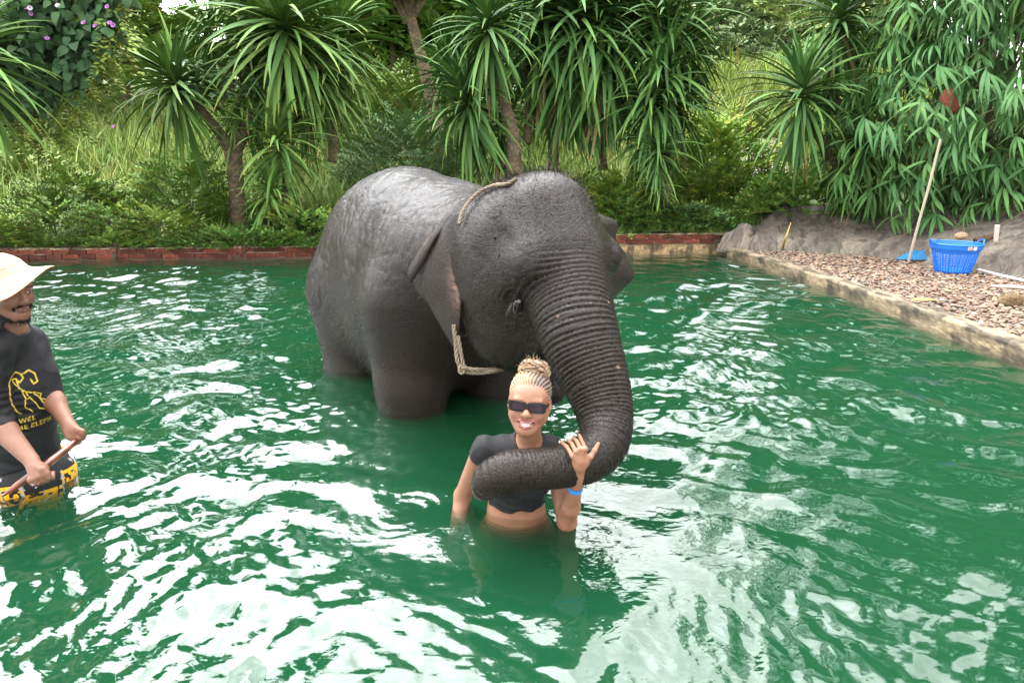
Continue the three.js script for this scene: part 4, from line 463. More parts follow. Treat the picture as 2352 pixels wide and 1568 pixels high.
  // braids along the hairline
  for (let k = 0; k < 5; k++) { const pts = []; for (let i = 0; i <= 12; i++) { const a = (i / 12 - 0.5) * 2.75, rr = 0.0765 + 0.0008 * k; pts.push(F.p(Math.sin(a) * rr, 0.014 + Math.cos(a) * (0.066 + 0.006 * k), 0.066 - 0.017 * k - 0.052 * Math.sin(a) ** 2)); } part('braid', ropeGeo(pts, 0.0044, 60, 150), locks[[3, 0, 1, 0, 5][k]], wom); }
  // loose hairs
  const fl = [], rf = rng(5); for (let i = 0; i < 60; i++) { const d = V(rf() - 0.5, rf() * 0.7, rf() - 0.5).normalize(), p = bc.clone().addScaledVector(d, 0.045), q = p.clone().addScaledVector(d, 0.012 + 0.02 * rf()).add(V((rf() - 0.5) * 0.02, (rf() - 0.5) * 0.01, 0)); fl.push(tubeGeo([p, p.clone().lerp(q, 0.5).add(V((rf() - 0.5) * 0.006, 0.003, 0)), q], [0.0006, 0.0003], 4, 4)); } part('loose_hair', mergeGeometries(fl), locks[0], wom, 'stuff');
  // wrist band, necklace, earring
  const ad = w2.clone().sub(e2).normalize(), wp = e2.clone().lerp(w2, 0.80), band = new THREE.CylinderGeometry(0.0305, 0.0315, 0.019, 28, 1, true); band.applyQuaternion(new THREE.Quaternion().setFromUnitVectors(V(0, 1, 0), ad)); band.translate(wp.x, wp.y, wp.z); const bm = std({ color: rgb(0.01, 0.22, 0.75), roughness: 0.35, side: THREE.DoubleSide }); part('wristband', band, bm, wom);
  const nck = []; for (let i = 0; i <= 14; i++) { const a = (i / 14 - 0.5) * 2.3, p = nk.clone().add(V(Math.sin(a) * 0.062, 0.022 - 0.045 * Math.cos(a), Math.cos(a) * 0.07)); for (let s = 0; s < 5; s++) p.addScaledVector(grad(neckS(neck, torso), p), -(neckS(neck, torso)(p.x, p.y, p.z) - 0.001)); nck.push(p); } part('necklace', tubeGeo(nck, [0.0011], 5, 40), std({ color: rgb(0.7, 0.5, 0.2), metalness: 1, roughness: 0.25 }), wom);
  const er = new THREE.TorusGeometry(0.006, 0.0012, 6, 16).translate(...F.p(0.073, -0.05, -0.002).toArray()); part('earring', er, std({ color: rgb(0.75, 0.55, 0.25), metalness: 1, roughness: 0.25 }), wom);
}
function neckS(a, b) { return (x, y, z) => smin(a(x, y, z), b(x, y, z), 0.02); }

{ // ------------------------------------------------ the man
  const man = thing('person', 'man in straw hat and black long-sleeved shirt standing in the pool holding a stick', 'man', null);
  const F = frame(V(0, 0, 0), V(0.92, -0.10, 0.40), V(-0.03, 1, 0)); F.o.copy(at(50, 673, 2.70)).addScaledVector(F.ax[2], -0.084);
  const head = within(headSdf(F, { wide: 1.0, lips: 0.55 }), F.o, 0.15);
  const sN = at(-22, 800, 2.66), sF = at(64, 786, 2.92), nk = at(18, 768, 2.80), ch = at(30, 880, 2.80), bl = at(47, 1000, 2.82), hp = at(62, 1090, 2.84);
  const chF = frame(ch, V(0.72, 0, 0.69), V(0, 1, 0));
  const neck = union([[cap(F.p(0, -0.05, -0.03), nk, 0.056, 0.06), 0], [cap(nk, sN, 0.055, 0.055), 0.06], [cap(nk, sF, 0.055, 0.05), 0.06]]);
  const torso = union([[ell(ch, [0.152, 0.19, 0.11], chF.ax), 0], [cap(sN, sF, 0.06, 0.06), 0.06], [ell(bl, [0.135, 0.2, 0.112], chF.ax), 0.08], [ell(hp, [0.155, 0.16, 0.12], chF.ax), 0.06]]);
  const eN = at(-14, 962, 2.64), wN = at(72, 1056, 2.54), eF = at(113, 900, 2.86), wF = at(156, 972, 2.76);
  const sleeves = union([[cap(sN, eN, 0.06, 0.05), 0], [cap(eN, eN.clone().lerp(wN, 0.16), 0.05, 0.048), 0.02], [cap(sF, eF, 0.057, 0.046), 0]]);
  const thumbR = chain([at(80, 1066, 2.51), at(98, 1076, 2.485), at(110, 1086, 2.49)], [0.014, 0.010], 0.01);
  const pN = at(88, 1078, 2.515), knN = [[70, 1101], [82, 1097], [94, 1092], [105, 1086]].map(([x, y]) => at(x, y, 2.485));
  const fN = knN.flatMap((k, i) => chain([k, k.clone().add(V(0.006, -0.020, -0.004)), k.clone().add(V(0.0, -0.034, -0.03)), k.clone().add(V(-0.01, -0.022, -0.052))], [0.0115, 0.0095], 0.006));
  const pF = at(166, 990, 2.745), fF = [[176, 984], [178, 990], [172, 1000], [164, 1004]].flatMap(([x, y], i) => chain([at(x, y, 2.735), at(x + 14 - i * 2, y + 5, 2.73), at(x + 17 - i * 4, y + 15, 2.745), at(x + 8 - i * 3, y + 17, 2.765)], [0.0115, 0.009], 0.006));
  const arms = union([[cap(eN, eN.clone().lerp(wN, 0.3), 0.046, 0.047), 0], [cap(eN.clone().lerp(wN, 0.3), wN, 0.047, 0.030), 0.02], [ell(pN, [0.042, 0.036, 0.03]), 0.03], ...knN.map((k) => [cap(pN, k, 0.018, 0.013), 0.015]), ...fN, ...thumbR, [cap(sF, eF, 0.048, 0.042), 0], [cap(eF, eF.clone().lerp(wF, 0.3), 0.042, 0.042), 0.02], [cap(eF.clone().lerp(wF, 0.3), wF, 0.042, 0.028), 0.02], [ell(pF, [0.04, 0.036, 0.026]), 0.03], ...fF, ...chain([at(152, 990, 2.73), at(158, 1003, 2.725), at(172, 1006, 2.735)], [0.014, 0.010], 0.008)]);
  const legs = union([[cap(hp.clone().addScaledVector(chF.ax[0], -0.085), hp.clone().addScaledVector(chF.ax[0], -0.09).add(V(0, -0.6, 0)), 0.1, 0.07), 0], [cap(hp.clone().addScaledVector(chF.ax[0], 0.085), hp.clone().addScaledVector(chF.ax[0], 0.09).add(V(0, -0.6, 0)), 0.1, 0.07), 0.03]]);
  const tone = (x, y, z) => { const n = fbm(x * 30, y * 30, z * 30, 3), q = F.q(x, y, z); let c = [0.185 + 0.035 * n, 0.08 + 0.02 * n, 0.046 + 0.013 * n]; if (y > nk.y - 0.1) { c = c.map((v) => v * 0.92); const lip = sstep(0.028, 0.023, Math.abs(q[0])) * sstep(0.012, 0.008, Math.abs(q[1] + 0.069)) * (q[2] > 0.05 ? 1 : 0); c = [mix(c[0], 0.14, lip), mix(c[1], 0.055, lip), mix(c[2], 0.043, lip)]; const br = sstep(0.004, 0.002, Math.abs(q[1] - 0.026 + 0.18 * Math.abs(Math.abs(q[0]) - 0.028))) * sstep(0.024, 0.018, Math.abs(Math.abs(q[0]) - 0.032)) * (q[2] > 0.03 ? 0.9 : 0); c = c.map((v) => mix(v, 0.012, br)); } return c; };
  const upper = (x, y, z) => smin(head(x, y, z), neck(x, y, z), 0.02), hb = box6(F.o, [0.13, 0.16, 0.13]);
  const s1 = skin(upper, [hb[0][0], F.o.y - 0.2, hb[0][2]], hb[1], 0.0028, { color: tone });
  const s2 = skin((x, y, z) => smin(smin(arms(x, y, z), torso(x, y, z) + 0.01, 0.01), legs(x, y, z), 0.03), [-2.6, -0.42, -3.1], [-1.75, 0.75, -2.35], 0.006, { color: tone });
  part('body', skinGeo([s1, s2], true), skinMat(), man);
  const wr = (x, y, z) => 0.006 * N3(x * 9 + y * 6, y * 16, z * 9) + 0.005 * (1 - Math.abs(N3(x * 7 + y * 10, y * 5 - x * 4, z * 7))) ** 3, hole = ell(nk.clone().add(V(0.035, 0.055, 0.02)), [0.082, 0.06, 0.078]);
  const aF = eF.clone().sub(sF).normalize(), shirt = (x, y, z) => { let d = smin(torso(x, y, z), sleeves(x, y, z), 0.035); d = smin(d, neck(x, y, z) + 0.004, 0.02); if (Math.abs(d) > 0.05) return d; d -= 0.010 + wr(x, y, z); const nearN = Math.hypot(x - eN.x, y - eN.y, z - eN.z); if (nearN < 0.16) d -= 0.003 * Math.sin((y + x * 0.5) * 190); d = smax(d, -hole(x, y, z), 0.004); d = smax(d, 0.115 + 0.02 * Math.sin(x * 14) - y, 0.005); const sl = (x - eF.x) * aF.x + (y - eF.y) * aF.y + (z - eF.z) * aF.z; if (x > -2.02) d = smax(d, Math.min(sl + 0.005, x > -1.93 && y < 0.62 ? 9 : sl + 0.005) < 9 && Math.hypot(x - eF.x, z - eF.z) < 0.09 ? sl + 0.004 : -1, 0.004); return d; };
  const shirtM = std({ color: rgb(0.008, 0.0075, 0.009), roughness: 0.65, specularIntensity: 0.6, bumpMap: clothTex, bumpScale: 0.001, sheen: 0.1, sheenRoughness: 0.5, sheenColor: rgb(0.2, 0.19, 0.23) });
  part('shirt', skinGeo([skin(shirt, [-2.6, 0.1, -3.15], [-1.75, 0.86, -2.4], 0.0052, {})], true), shirtM, man);
  // shorts with a bold print
  const printT = tex(256, (u, v) => { const x = Math.floor(u * 5), y = Math.floor(v * 5), k = hsh(x, y, 4), fu = u * 5 - x, fv = v * 5 - y; let c = [0.05, 0.05, 0.06]; if (k < 0.36) c = [0.86, 0.62, 0.05]; if (k > 0.7) { const r = Math.hypot(fu - 0.5, fv - 0.6); if (Math.abs(r - 0.2) < 0.07 || (Math.abs(fu - 0.5) < 0.07 && fv < 0.7)) c = [0.85, 0.84, 0.82]; } if (k > 0.36 && k < 0.5 && Math.abs(fv - 0.5) < 0.1) c = [0.8, 0.78, 0.75]; const n = tn(u, v, 24, 5); if (k < 0.36 && n > 0.66) c = [0.1, 0.06, 0.03]; if (Math.abs(fu - 0.5 + 0.3 * (n - 0.5)) > 0.44 && n > 0.45) c = [0.6, 0.58, 0.55]; return c; }, { srgb: true }); printT.repeat.set(3.1, 3.1); printT.magFilter = THREE.LinearFilter;
  const shorts = (x, y, z) => { let d = smin(ell(hp, [0.155, 0.16, 0.12], chF.ax)(x, y, z), legs(x, y, z), 0.04) - 0.014 - 0.006 * N3(x * 12, y * 8, z * 12); d = smax(d, -0.3 - y, 0.005); return smax(d, y - 0.2, 0.005); };
  part('shorts', skinGeo([skin(shorts, [-2.6, -0.34, -3.1], [-1.75, 0.26, -2.45], 0.007, {})], true), std({ map: printT, roughness: 0.7 }), man);
  // the print on the chest: outline of an elephant and two lines of lettering, both cut off by the fold
  const cv = document.createElement('canvas'); cv.width = 256; cv.height = 384; const g = cv.getContext('2d'); g.fillStyle = '#000'; g.fillRect(0, 0, 256, 384); g.strokeStyle = '#fff'; g.lineCap = 'round'; g.lineJoin = 'round';
  const P = (pts, w) => { g.lineWidth = w; g.beginPath(); pts.forEach(([x, y], i) => i ? g.lineTo(x, y) : g.moveTo(x, y)); g.stroke(); };
  P([[52, 30], [34, 60], [30, 120], [36, 180], [60, 240], [82, 262]], 9); P([[52, 30], [86, 18], [110, 34], [118, 62], [96, 80], [84, 56], [60, 50]], 9); P([[118, 40], [150, 24], [176, 50], [180, 96], [158, 104], [150, 76]], 9); P([[84, 70], [88, 110], [112, 136], [140, 150], [170, 180], [196, 240], [214, 262]], 8); P([[112, 136], [128, 176], [152, 214], [170, 256]], 7); P([[96, 120], [110, 180], [100, 226], [124, 250], [136, 268]], 7); P([[150, 150], [186, 170], [176, 194], [206, 214]], 6); P([[60, 50], [70, 80], [84, 100]], 6); P([[128, 176], [104, 186]], 6); P([[170, 256], [196, 270]], 8);
  g.fillStyle = '#fff'; g.font = 'bold 40px sans-serif'; g.fillText('WEL', 66, 318); g.fillText('THE ELEPH', 34, 362);
  const img = g.getImageData(0, 0, 256, 384).data, crack = (u, v) => tn(u, v, 60, 9) > 0.22 ? 1 : 0.3; const al = new Uint8Array(256 * 384 * 4); for (let y = 0; y < 384; y++) for (let x = 0; x < 256; x++) { const i = ((383 - y) * 256 + x) * 4, j = (y * 256 + x) * 4, a = img[j] * crack(x / 256, y / 384); al[i] = al[i + 1] = al[i + 2] = a; al[i + 3] = 255; }
  const at_ = new THREE.DataTexture(al, 256, 384); at_.magFilter = THREE.LinearFilter; at_.needsUpdate = true;
  { const nx = 26, ny = 36, pos = [], uv = [], idx = [], N = V(0.82, 0.0, 0.57).normalize(), U = V(-0.57, 0, 0.82).negate(), c0 = ch.clone().add(V(0.02, -0.055, 0)); for (let j = 0; j <= ny; j++) for (let i = 0; i <= nx; i++) { const p = c0.clone().addScaledVector(U, (i / nx - 0.5) * 0.205).add(V(0, (j / ny - 0.5) * 0.30, 0)).addScaledVector(N, 0.4); for (let s = 0; s < 60; s++) { const d = shirt(p.x, p.y, p.z) - 0.0016; p.addScaledVector(N, -d * 0.6); if (Math.abs(d) < 0.0003) break; } pos.push(p.x, p.y, p.z); uv.push(i / nx, j / ny); } for (let j = 0; j < ny; j++) for (let i = 0; i < nx; i++) { const a = j * (nx + 1) + i, b = a + nx + 1; idx.push(a, a + 1, b, b, a + 1, b + 1); }
    part('shirt_print', geoFrom(pos, idx, null, uv), std({ color: rgb(0.42, 0.30, 0.03), alphaMap: at_, transparent: true, roughness: 0.7 }), man); }
  // face: eyes, brows, moustache, beard, hair
  for (const s of [-1, 1]) { const e = new THREE.SphereGeometry(0.0115, 16, 12); const p = F.p(0.031 * s, 0.0, 0.0715); e.translate(p.x, p.y, p.z); const ey = part('eye', e, std({ color: rgb(0.5, 0.46, 0.42), roughness: 0.15 }), man); const ir = new THREE.SphereGeometry(0.006, 12, 8), q = F.p(0.031 * s + 0.001, -0.001, 0.0785); ir.translate(q.x, q.y, q.z); part('iris', ir, std({ color: rgb(0.01, 0.006, 0.004), roughness: 0.1 }), ey); }
  const hairM = std({ color: rgb(0.010, 0.008, 0.007), roughness: 0.6, bumpMap: T.barkB, bumpScale: 0.01 });
  const lidM = std({ color: rgb(0.17, 0.075, 0.045), roughness: 0.55 }); for (const s of [-1, 1]) for (const [y, z] of [[0.0065, 0.0815], [-0.0068, 0.0805]]) part('eyelid', tubeGeo([-1, -0.5, 0, 0.5, 1].map((t) => F.p(0.031 * s + 0.0135 * t, y * (1 - 0.75 * t * t), z - 0.006 * t * t)), [0.002, 0.0042, 0.002], 6, 10), lidM, man);
  const tuft = (seed, n, spots, L, r) => { const rt = rng(seed), out = []; for (let i = 0; i < n; i++) { const s = spots[Math.floor(rt() * spots.length)], p = F.p(s[0] + (rt() - 0.5) * s[3], s[1] + (rt() - 0.5) * s[4], s[2]); const d = F.ax[1].clone().multiplyScalar(-1).addScaledVector(F.ax[2], 0.5 * rt()).addScaledVector(F.ax[0], s[5] + (rt() - 0.5) * 0.6).normalize(), l = L * (0.6 + 0.7 * rt()); out.push(tubeGeo([p, p.clone().addScaledVector(d, l * 0.5), p.clone().addScaledVector(d, l).addScaledVector(F.ax[2], -0.004)], [r, r * 0.9, r * 0.2], 4)); } return mergeGeometries(out); };
  part('moustache', tuft(4, 120, [[-0.018, -0.051, 0.086, 0.03, 0.008, -0.7], [0.018, -0.051, 0.086, 0.03, 0.008, 0.7], [-0.034, -0.06, 0.074, 0.012, 0.014, -0.2], [0.034, -0.06, 0.074, 0.012, 0.014, 0.2]], 0.012, 0.0010), hairM, man, 'stuff');
  part('beard', tuft(6, 320, [[0, -0.098, 0.072, 0.045, 0.022, 0], [0, -0.108, 0.066, 0.05, 0.014, 0], [-0.03, -0.104, 0.045, 0.03, 0.016, 0], [0.03, -0.104, 0.045, 0.03, 0.016, 0]], 0.026, 0.0012), hairM, man, 'stuff');
  const capS = eb(F, 0, 0.042, -0.024, [0.0775, 0.094, 0.097]); part('hair', skinGeo([skin((x, y, z) => { const q = F.q(x, y, z); return smax(capS(x, y, z) + 0.002 * N3(x * 70, y * 70, z * 70), mix(-0.02, 0.065, sstep(-0.06, 0.06, q[2])) - q[1], 0.005); }, ...box6(F.o, [0.13, 0.16, 0.14]), 0.005, {})]), hairM, man);
  // finger ring
  const rg = new THREE.TorusGeometry(0.0105, 0.002, 6, 18).translate(...at(76, 1107, 2.478).toArray()); part('finger_ring', rg, std({ color: rgb(0.4, 0.4, 0.42), metalness: 1, roughness: 0.3 }), man);
  // straw hat, worn
  const hat = thing('straw_hat', 'pale woven straw hat with wide curved brim on the man at left', 'hat', null);
  const n = V(-0.20, 1, 0.20).normalize(), HF2 = frame(F.p(0, 0.054, -0.012), V(0.86, 0, 0.5), n); { const y = n, x = y.clone().cross(V(0, 0, 1)).normalize(), z = x.clone().cross(y); HF2.ax = [x, y, z]; }
  const straw = tex(512, (u, v) => { const w = 0.5 + 0.5 * Math.sin(v * 6.283 * 40) * Math.sin(u * 6.283 * 90), k = 0.78 + 0.16 * w + 0.25 * (tfbm(u, v, 20, 3, 4) - 0.45), rd = Math.pow(Math.abs(Math.sin(v * 6.283 * 4.5)), 40) * 0.25; return [clamp(k * 0.93), clamp(k * 0.85 - rd), clamp(k * 0.72 - rd)]; }, { srgb: true });
  const prof = [[0.0, 0.100], [0.02, 0.098], [0.04, 0.090], [0.062, 0.070], [0.078, 0.048], [0.088, 0.026], [0.095, 0.010], [0.106, 0.000], [0.125, -0.008], [0.15, -0.017], [0.172, -0.024], [0.178, -0.028]], pos = [], uv = [], idx = [], m = 72; prof.forEach(([r, h], k) => { for (let j = 0; j <= m; j++) { const a = j / m * 6.2832, br = sstep(0.09, 0.178, r), warp = br * (0.018 * Math.cos(a * 2 + 0.6) + 0.010 * Math.sin(a * 3 + 1)), R = r * (1 + 0.02 * Math.sin(a * 5) * br); const p = HF2.o.clone().addScaledVector(HF2.ax[0], Math.cos(a) * R).addScaledVector(HF2.ax[1], h + warp + 0.002 * Math.sin(r * 260)).addScaledVector(HF2.ax[2], Math.sin(a) * R); pos.push(p.x, p.y, p.z); uv.push(j / m, k / (prof.length - 1)); } }); for (let k = 0; k < prof.length - 1; k++) for (let j = 0; j < m; j++) { const a = k * (m + 1) + j, b = a + m + 1; idx.push(a, a + 1, b, b, a + 1, b + 1); }
  const hg = geoFrom(pos, idx, null, uv); part('straw', hg, std({ map: straw, color: rgb(0.74, 0.7, 0.62), roughness: 0.8, bumpMap: T.rough, bumpScale: 0.004, side: THREE.DoubleSide }), hat);
  const un = hg.clone(), up_ = un.attributes.position; for (let i = 0; i < up_.count; i++) up_.setXYZ(i, up_.getX(i) - n.x * 0.003, up_.getY(i) - n.y * 0.003, up_.getZ(i) - n.z * 0.003); part('lining', un, std({ map: straw, color: rgb(0.62, 0.22, 0.08), roughness: 0.85, side: THREE.DoubleSide }), hat);
  const cs = []; for (let i = 0; i <= 12; i++) { const a = i / 12; cs.push(F.p(mix(0.075, 0.0, Math.sin(a * 1.57)), mix(-0.02, -0.122, Math.sin(a * 1.57)), mix(-0.01, 0.045, a))); } part('chin_cord', tubeGeo(cs, [0.0016], 5, 24), std({ color: rgb(0.5, 0.48, 0.42), roughness: 0.7 }), hat);
  const st = [at(4, 1139, 2.44), at(40, 1113, 2.48), at(92, 1076, 2.53), at(140, 1040, 2.63), at(186, 1002, 2.75)]; const sk = thing('wooden_stick', 'polished brown wooden stick held in both hands by the man', 'stick', null); part('shaft', tubeGeo(st, [0.0045, 0.014, 0.0165, 0.0155, 0.0135], 14, 40, 2), std({ map: tex(256, (u, v) => { const k = 0.5 + 0.5 * (tfbm(u, v, 8, 4, 3) - 0.45) + 0.12 * Math.sin(v * 40 + 6 * tn(u, v, 4, 3)); return [0.50 * k + 0.12, 0.23 * k + 0.05, 0.10 * k + 0.02]; }, { srgb: true }), roughness: 0.3, clearcoat: 0.5 }), sk); part('end_cap', tubeGeo([st[4].clone().lerp(st[3], 0.08), st[4].clone().lerp(st[3], -0.06)], [0.0145], 12), std({ color: rgb(0.02, 0.02, 0.02), roughness: 0.5 }), sk);
}
// ---------------------------------------------------------------- plants
const onLevel = (dx, dy, h) => { const r = ray(dx, dy), t = (h - EYE) / r[1]; return V(r[0] * t, h, r[2] * t); };
const Q = (e) => new THREE.Quaternion().setFromEuler(e);
// a blade from the origin along a curve in the xy plane: w(t) width profile, folded along the middle
function blade(L, W, elev, bend, seg, fold, prof, tipc) { const pos = [], idx = [], col = []; let x = 0, y = 0, a = elev; for (let i = 0; i <= seg; i++) { const t = i / seg, w = W * prof(t), nx = -Math.sin(a), ny = Math.cos(a), f = fold * w; const c = tipc ? tipc(t) : [1, 1, 1]; pos.push(x + nx * f, y + ny * f, -w, x, y, 0, x + nx * f, y + ny * f, w); col.push(...c, c[0] * 1.08, c[1] * 1.08, c[2] * 1.05, ...c); if (i) { const b = i * 3, p = b - 3; idx.push(p, b, p + 1, b, b + 1, p + 1, p + 1, b + 1, p + 2, b + 1, b + 2, p + 2); } x += Math.cos(a) * L / seg; y += Math.sin(a) * L / seg; a -= bend / seg * (0.4 + 1.2 * t); } return geoFrom(pos, idx, null, null, col); }
const strapW = (t) => Math.min(1, 0.45 + 2.2 * t) * Math.pow(1 - t, 0.55) + 0.02, lanceW = (t) => Math.sin(Math.PI * Math.pow(t, 0.7)) + 0.02, heartW = (t) => t < 0.22 ? Math.sqrt(t / 0.22) : Math.pow(Math.cos((t - 0.22) / 0.78 * Math.PI / 2), 0.8) + 0.02;
const leafM = (r, g, b, o = {}) => std({ color: rgb(r, g, b), vertexColors: true, roughness: 0.55, specularIntensity: 0.4, side: THREE.DoubleSide, ...o });
const yellowTip = (t) => t > 0.9 ? [1.9, 1.25, 0.9] : [1 - 0.1 * t, 1, 1];
const strapKinds = []; for (const [e, b] of [[1.35, 0.5], [1.1, 0.9], [0.85, 1.1], [0.55, 1.2], [0.3, 1.35], [0.05, 1.3], [-0.2, 1.2], [-0.5, 1.0], [-0.85, 0.65], [-1.2, 0.35], [-1.4, 0.2]]) strapKinds.push(blade(1, 0.035, e, b * 0.75, 8, 0.45, strapW, yellowTip));
const strapMats = [[0.08, 0.155, 0.03], [0.11, 0.19, 0.038], [0.058, 0.125, 0.027], [0.14, 0.22, 0.05]].map((c) => leafM(...c, { roughness: 0.6 })), strapMatsB = [[0.055, 0.125, 0.03], [0.075, 0.155, 0.034], [0.042, 0.098, 0.025], [0.10, 0.185, 0.042]].map((c) => leafM(...c, { roughness: 0.6 }));
for (const l of [strapMats, strapMatsB]) l.push(leafM(0.22, 0.15, 0.07, { roughness: 0.8 }));
function dracaena(name, label, base, trunks, rosettes, mats, group, seed) { // rosettes: [place, leaf length, count, tilt x, tilt z, lowest kind, highest kind, stem]
  const r = rng(seed), t = thing(name, label, 'dracaena tree', base, group), loc = (p) => p.clone().sub(base), jobs = [];
  for (const [pts, rad] of trunks) part('trunk', tubeGeo(pts.map(loc), rad, 9, 22, 1.2), M.bark, t);
  for (const [p, L, n, tx, tz, k0, k1, stem = 0.45] of rosettes) for (let i = 0; i < n * 1.45; i++) { const u = (i + 0.5) / (n * 1.45), k = Math.round(clamp(mix(k0, k1, u) + (r() - 0.5) * 2.4, 0, 10)), s = L * (0.72 + 0.45 * r()) * (k < 2 ? 0.75 : 1); const m = new THREE.Matrix4().compose(loc(p).add(V((r() - 0.5) * 0.06, stem * (0.5 - u), (r() - 0.5) * 0.06)), Q(new THREE.Euler(tx, 0, tz)).multiply(Q(new THREE.Euler(0, i * 2.39996 + r() * 0.5, 0))).multiply(Q(new THREE.Euler((r() - 0.5) * 0.7, (r() - 0.5) * 0.2, (r() - 0.5) * 0.16))), V(s, s, s * (0.85 + 0.4 * r()))); jobs.push([k, k > 8 && r() < 0.12 ? 4 : Math.floor(r() * 4), m, p.z]); }
  jobs.sort((a, b) => r() - 0.5); const rest = {}; jobs.forEach((j, i) => { if (i < 300) { const l = part('leaf', strapKinds[j[0]], mats[j[1]], t); l.applyMatrix4(j[2]); } else { const g = strapKinds[j[0]].clone().applyMatrix4(j[2]); (rest[j[1]] = rest[j[1]] || []).push(g); } });
  for (const k in rest) part('leaves', mergeGeometries(rest[k]), mats[k], t, 'stuff'); return t;
}
{ const g = 'dracaena trees behind the pool';
  const bA = V(-4.95, 0.35, -12.1); dracaena('dracaena_tree', 'tall dracaena with several trunks left of the elephant, huge bright green drooping head', bA, [
    [[at(548, 520, 12.1), at(545, 450, 12.05), at(540, 390, 12.0), at(535, 345, 12.0)], [0.15, 0.13, 0.14, 0.15]], [[at(535, 350, 12), at(500, 300, 11.9), at(450, 240, 11.7), at(412, 205, 11.6)], [0.11, 0.08, 0.06]], [[at(538, 350, 12), at(580, 260, 12.2), at(620, 160, 12.1), at(640, 90, 12)], [0.12, 0.09, 0.07]], [[at(575, 270, 12.3), at(580, 150, 12.6), at(560, 30, 12.8), at(555, -60, 12.8)], [0.1, 0.08, 0.07]], [[at(620, 530, 11.6), at(640, 490, 11.6), at(650, 420, 11.6), at(640, 370, 11.6)], [0.1, 0.085, 0.07]], [[at(762, 372, 13), at(765, 300, 13), at(772, 200, 13)], [0.1, 0.09, 0.08]]],
    [[at(655, 62, 11.8), 1.62, 150, 0.12, -0.05, 0, 9.6, 0.5], [at(405, 195, 11.5), 1.30, 105, 0.1, 0.25, 0, 9, 0.4], [at(552, -30, 12.8), 1.3, 90, 0, 0, 1, 9, 0.5], [at(775, 90, 13.2), 1.5, 100, 0, -0.15, 0, 8.5, 0.7], [at(735, 190, 12.6), 1.2, 70, 0.1, -0.3, 1, 9.5, 0.6], [at(640, 330, 11.5), 1.05, 95, 0.15, 0, 0, 9.5, 0.5], [at(618, 440, 11.2), 0.75, 60, 0.15, 0.05, 0, 8.5, 0.25], [at(480, 90, 13), 1.1, 60, 0, 0.3, 2, 9, 0.4], [at(700, 150, 12.3), 1.4, 90, 0.1, -0.1, 3, 10, 0.7], [at(590, 110, 12.2), 1.4, 80, 0.1, 0.05, 3, 10, 0.7], [at(560, 250, 12.3), 1.1, 60, 0.1, 0, 4, 10, 0.5]], strapMats, g, 101);
  const bB = V(-0.05, 0.5, -12.2); dracaena('dracaena_tree', 'dracaena with curved bare trunk and shaggy heads right behind the elephant back', bB, [
    [[at(1178, 400, 12), at(1180, 330, 11.9), at(1165, 260, 11.8), at(1140, 180, 11.6), at(1122, 100, 11.5)], [0.13, 0.12, 0.09, 0.07]], [[at(1165, 380, 12.2), at(1120, 330, 12.3), at(1085, 270, 12.3)], [0.1, 0.07]], [[at(1210, 330, 12.4), at(1215, 240, 12.5), at(1205, 120, 12.6)], [0.08, 0.06]]],
    [[at(1120, 62, 11.4), 1.15, 120, 0.1, 0, 0, 9.8, 0.45], [at(1075, 235, 12.1), 1.3, 115, 0.05, 0.3, 1, 9.6, 0.5], [at(1030, 160, 12.8), 1.0, 60, 0, 0.4, 1, 8, 0.4], [at(1150, 300, 12.5), 1.0, 60, 0.1, 0, 4, 10, 0.6]], strapMatsB, g, 102);
  const bB2 = V(1.1, 0.5, -12.8); dracaena('dracaena_tree', 'dense dracaena with long hanging leaves like a curtain above the elephant head', bB2, [
    [[at(1270, 400, 12.8), at(1272, 280, 12.8), at(1268, 120, 12.8), at(1280, -40, 12.8)], [0.11, 0.1, 0.08]], [[at(1385, 390, 13), at(1375, 280, 13), at(1390, 120, 12.9), at(1400, -30, 12.8)], [0.1, 0.09, 0.07]]],
    [[at(1255, 20, 12.3), 1.5, 130, 0.15, 0.05, 0, 10, 0.8], [at(1330, 75, 12.1), 1.6, 140, 0.15, 0, 2, 10.4, 0.9], [at(1405, 40, 12.2), 1.55, 130, 0.15, -0.05, 0, 10.2, 0.9], [at(1390, 150, 12.0), 1.3, 90, 0.15, 0, 5, 10.5, 0.6], [at(1300, 190, 12.4), 1.2, 70, 0.1, 0, 5, 10.5, 0.6], [at(1440, -40, 12.8), 1.3, 70, 0, 0, 0, 9, 0.5], [at(1235, 110, 12.6), 1.4, 80, 0.1, 0.1, 3, 10.5, 0.7], [at(1450, 110, 12.5), 1.3, 80, 0.1, -0.1, 3, 10.5, 0.7], [at(1345, -30, 12.6), 1.5, 90, 0.1, 0, 1, 10, 0.7]], strapMatsB, g, 103);
  const bB3 = V(2.55, 0.45, -12.0); dracaena('dracaena_tree', 'dracaena with stacked leafy heads along its trunk carrying a small red plate', bB3, [
    [[at(1520, 500, 12), at(1520, 400, 12), at(1518, 300, 12.1), at(1512, 150, 12.2), at(1520, -40, 12.2)], [0.14, 0.13, 0.13, 0.12]], [[at(1514, 505, 11.6), at(1514, 470, 11.55), at(1515, 445, 11.5)], [0.05, 0.04]]],
    [[at(1535, 40, 11.8), 1.25, 110, 0.1, -0.05, 0, 9.6, 0.7], [at(1580, 110, 12.2), 1.1, 90, 0, -0.3, 1, 9, 0.6], [at(1525, 165, 11.7), 1.2, 120, 0.12, 0, 0, 9.8, 0.6], [at(1500, 240, 11.6), 1.05, 100, 0.15, 0.05, 2, 10, 0.5], [at(1565, 250, 12), 0.95, 70, 0.05, -0.25, 1, 9.4, 0.5], [at(1512, 355, 11.4), 0.72, 75, 0.15, 0.05, 2, 9.5, 0.3], [at(1470, 330, 11.9), 0.7, 45, 0.1, 0.2, 2, 9, 0.3]], strapMatsB, g, 104);
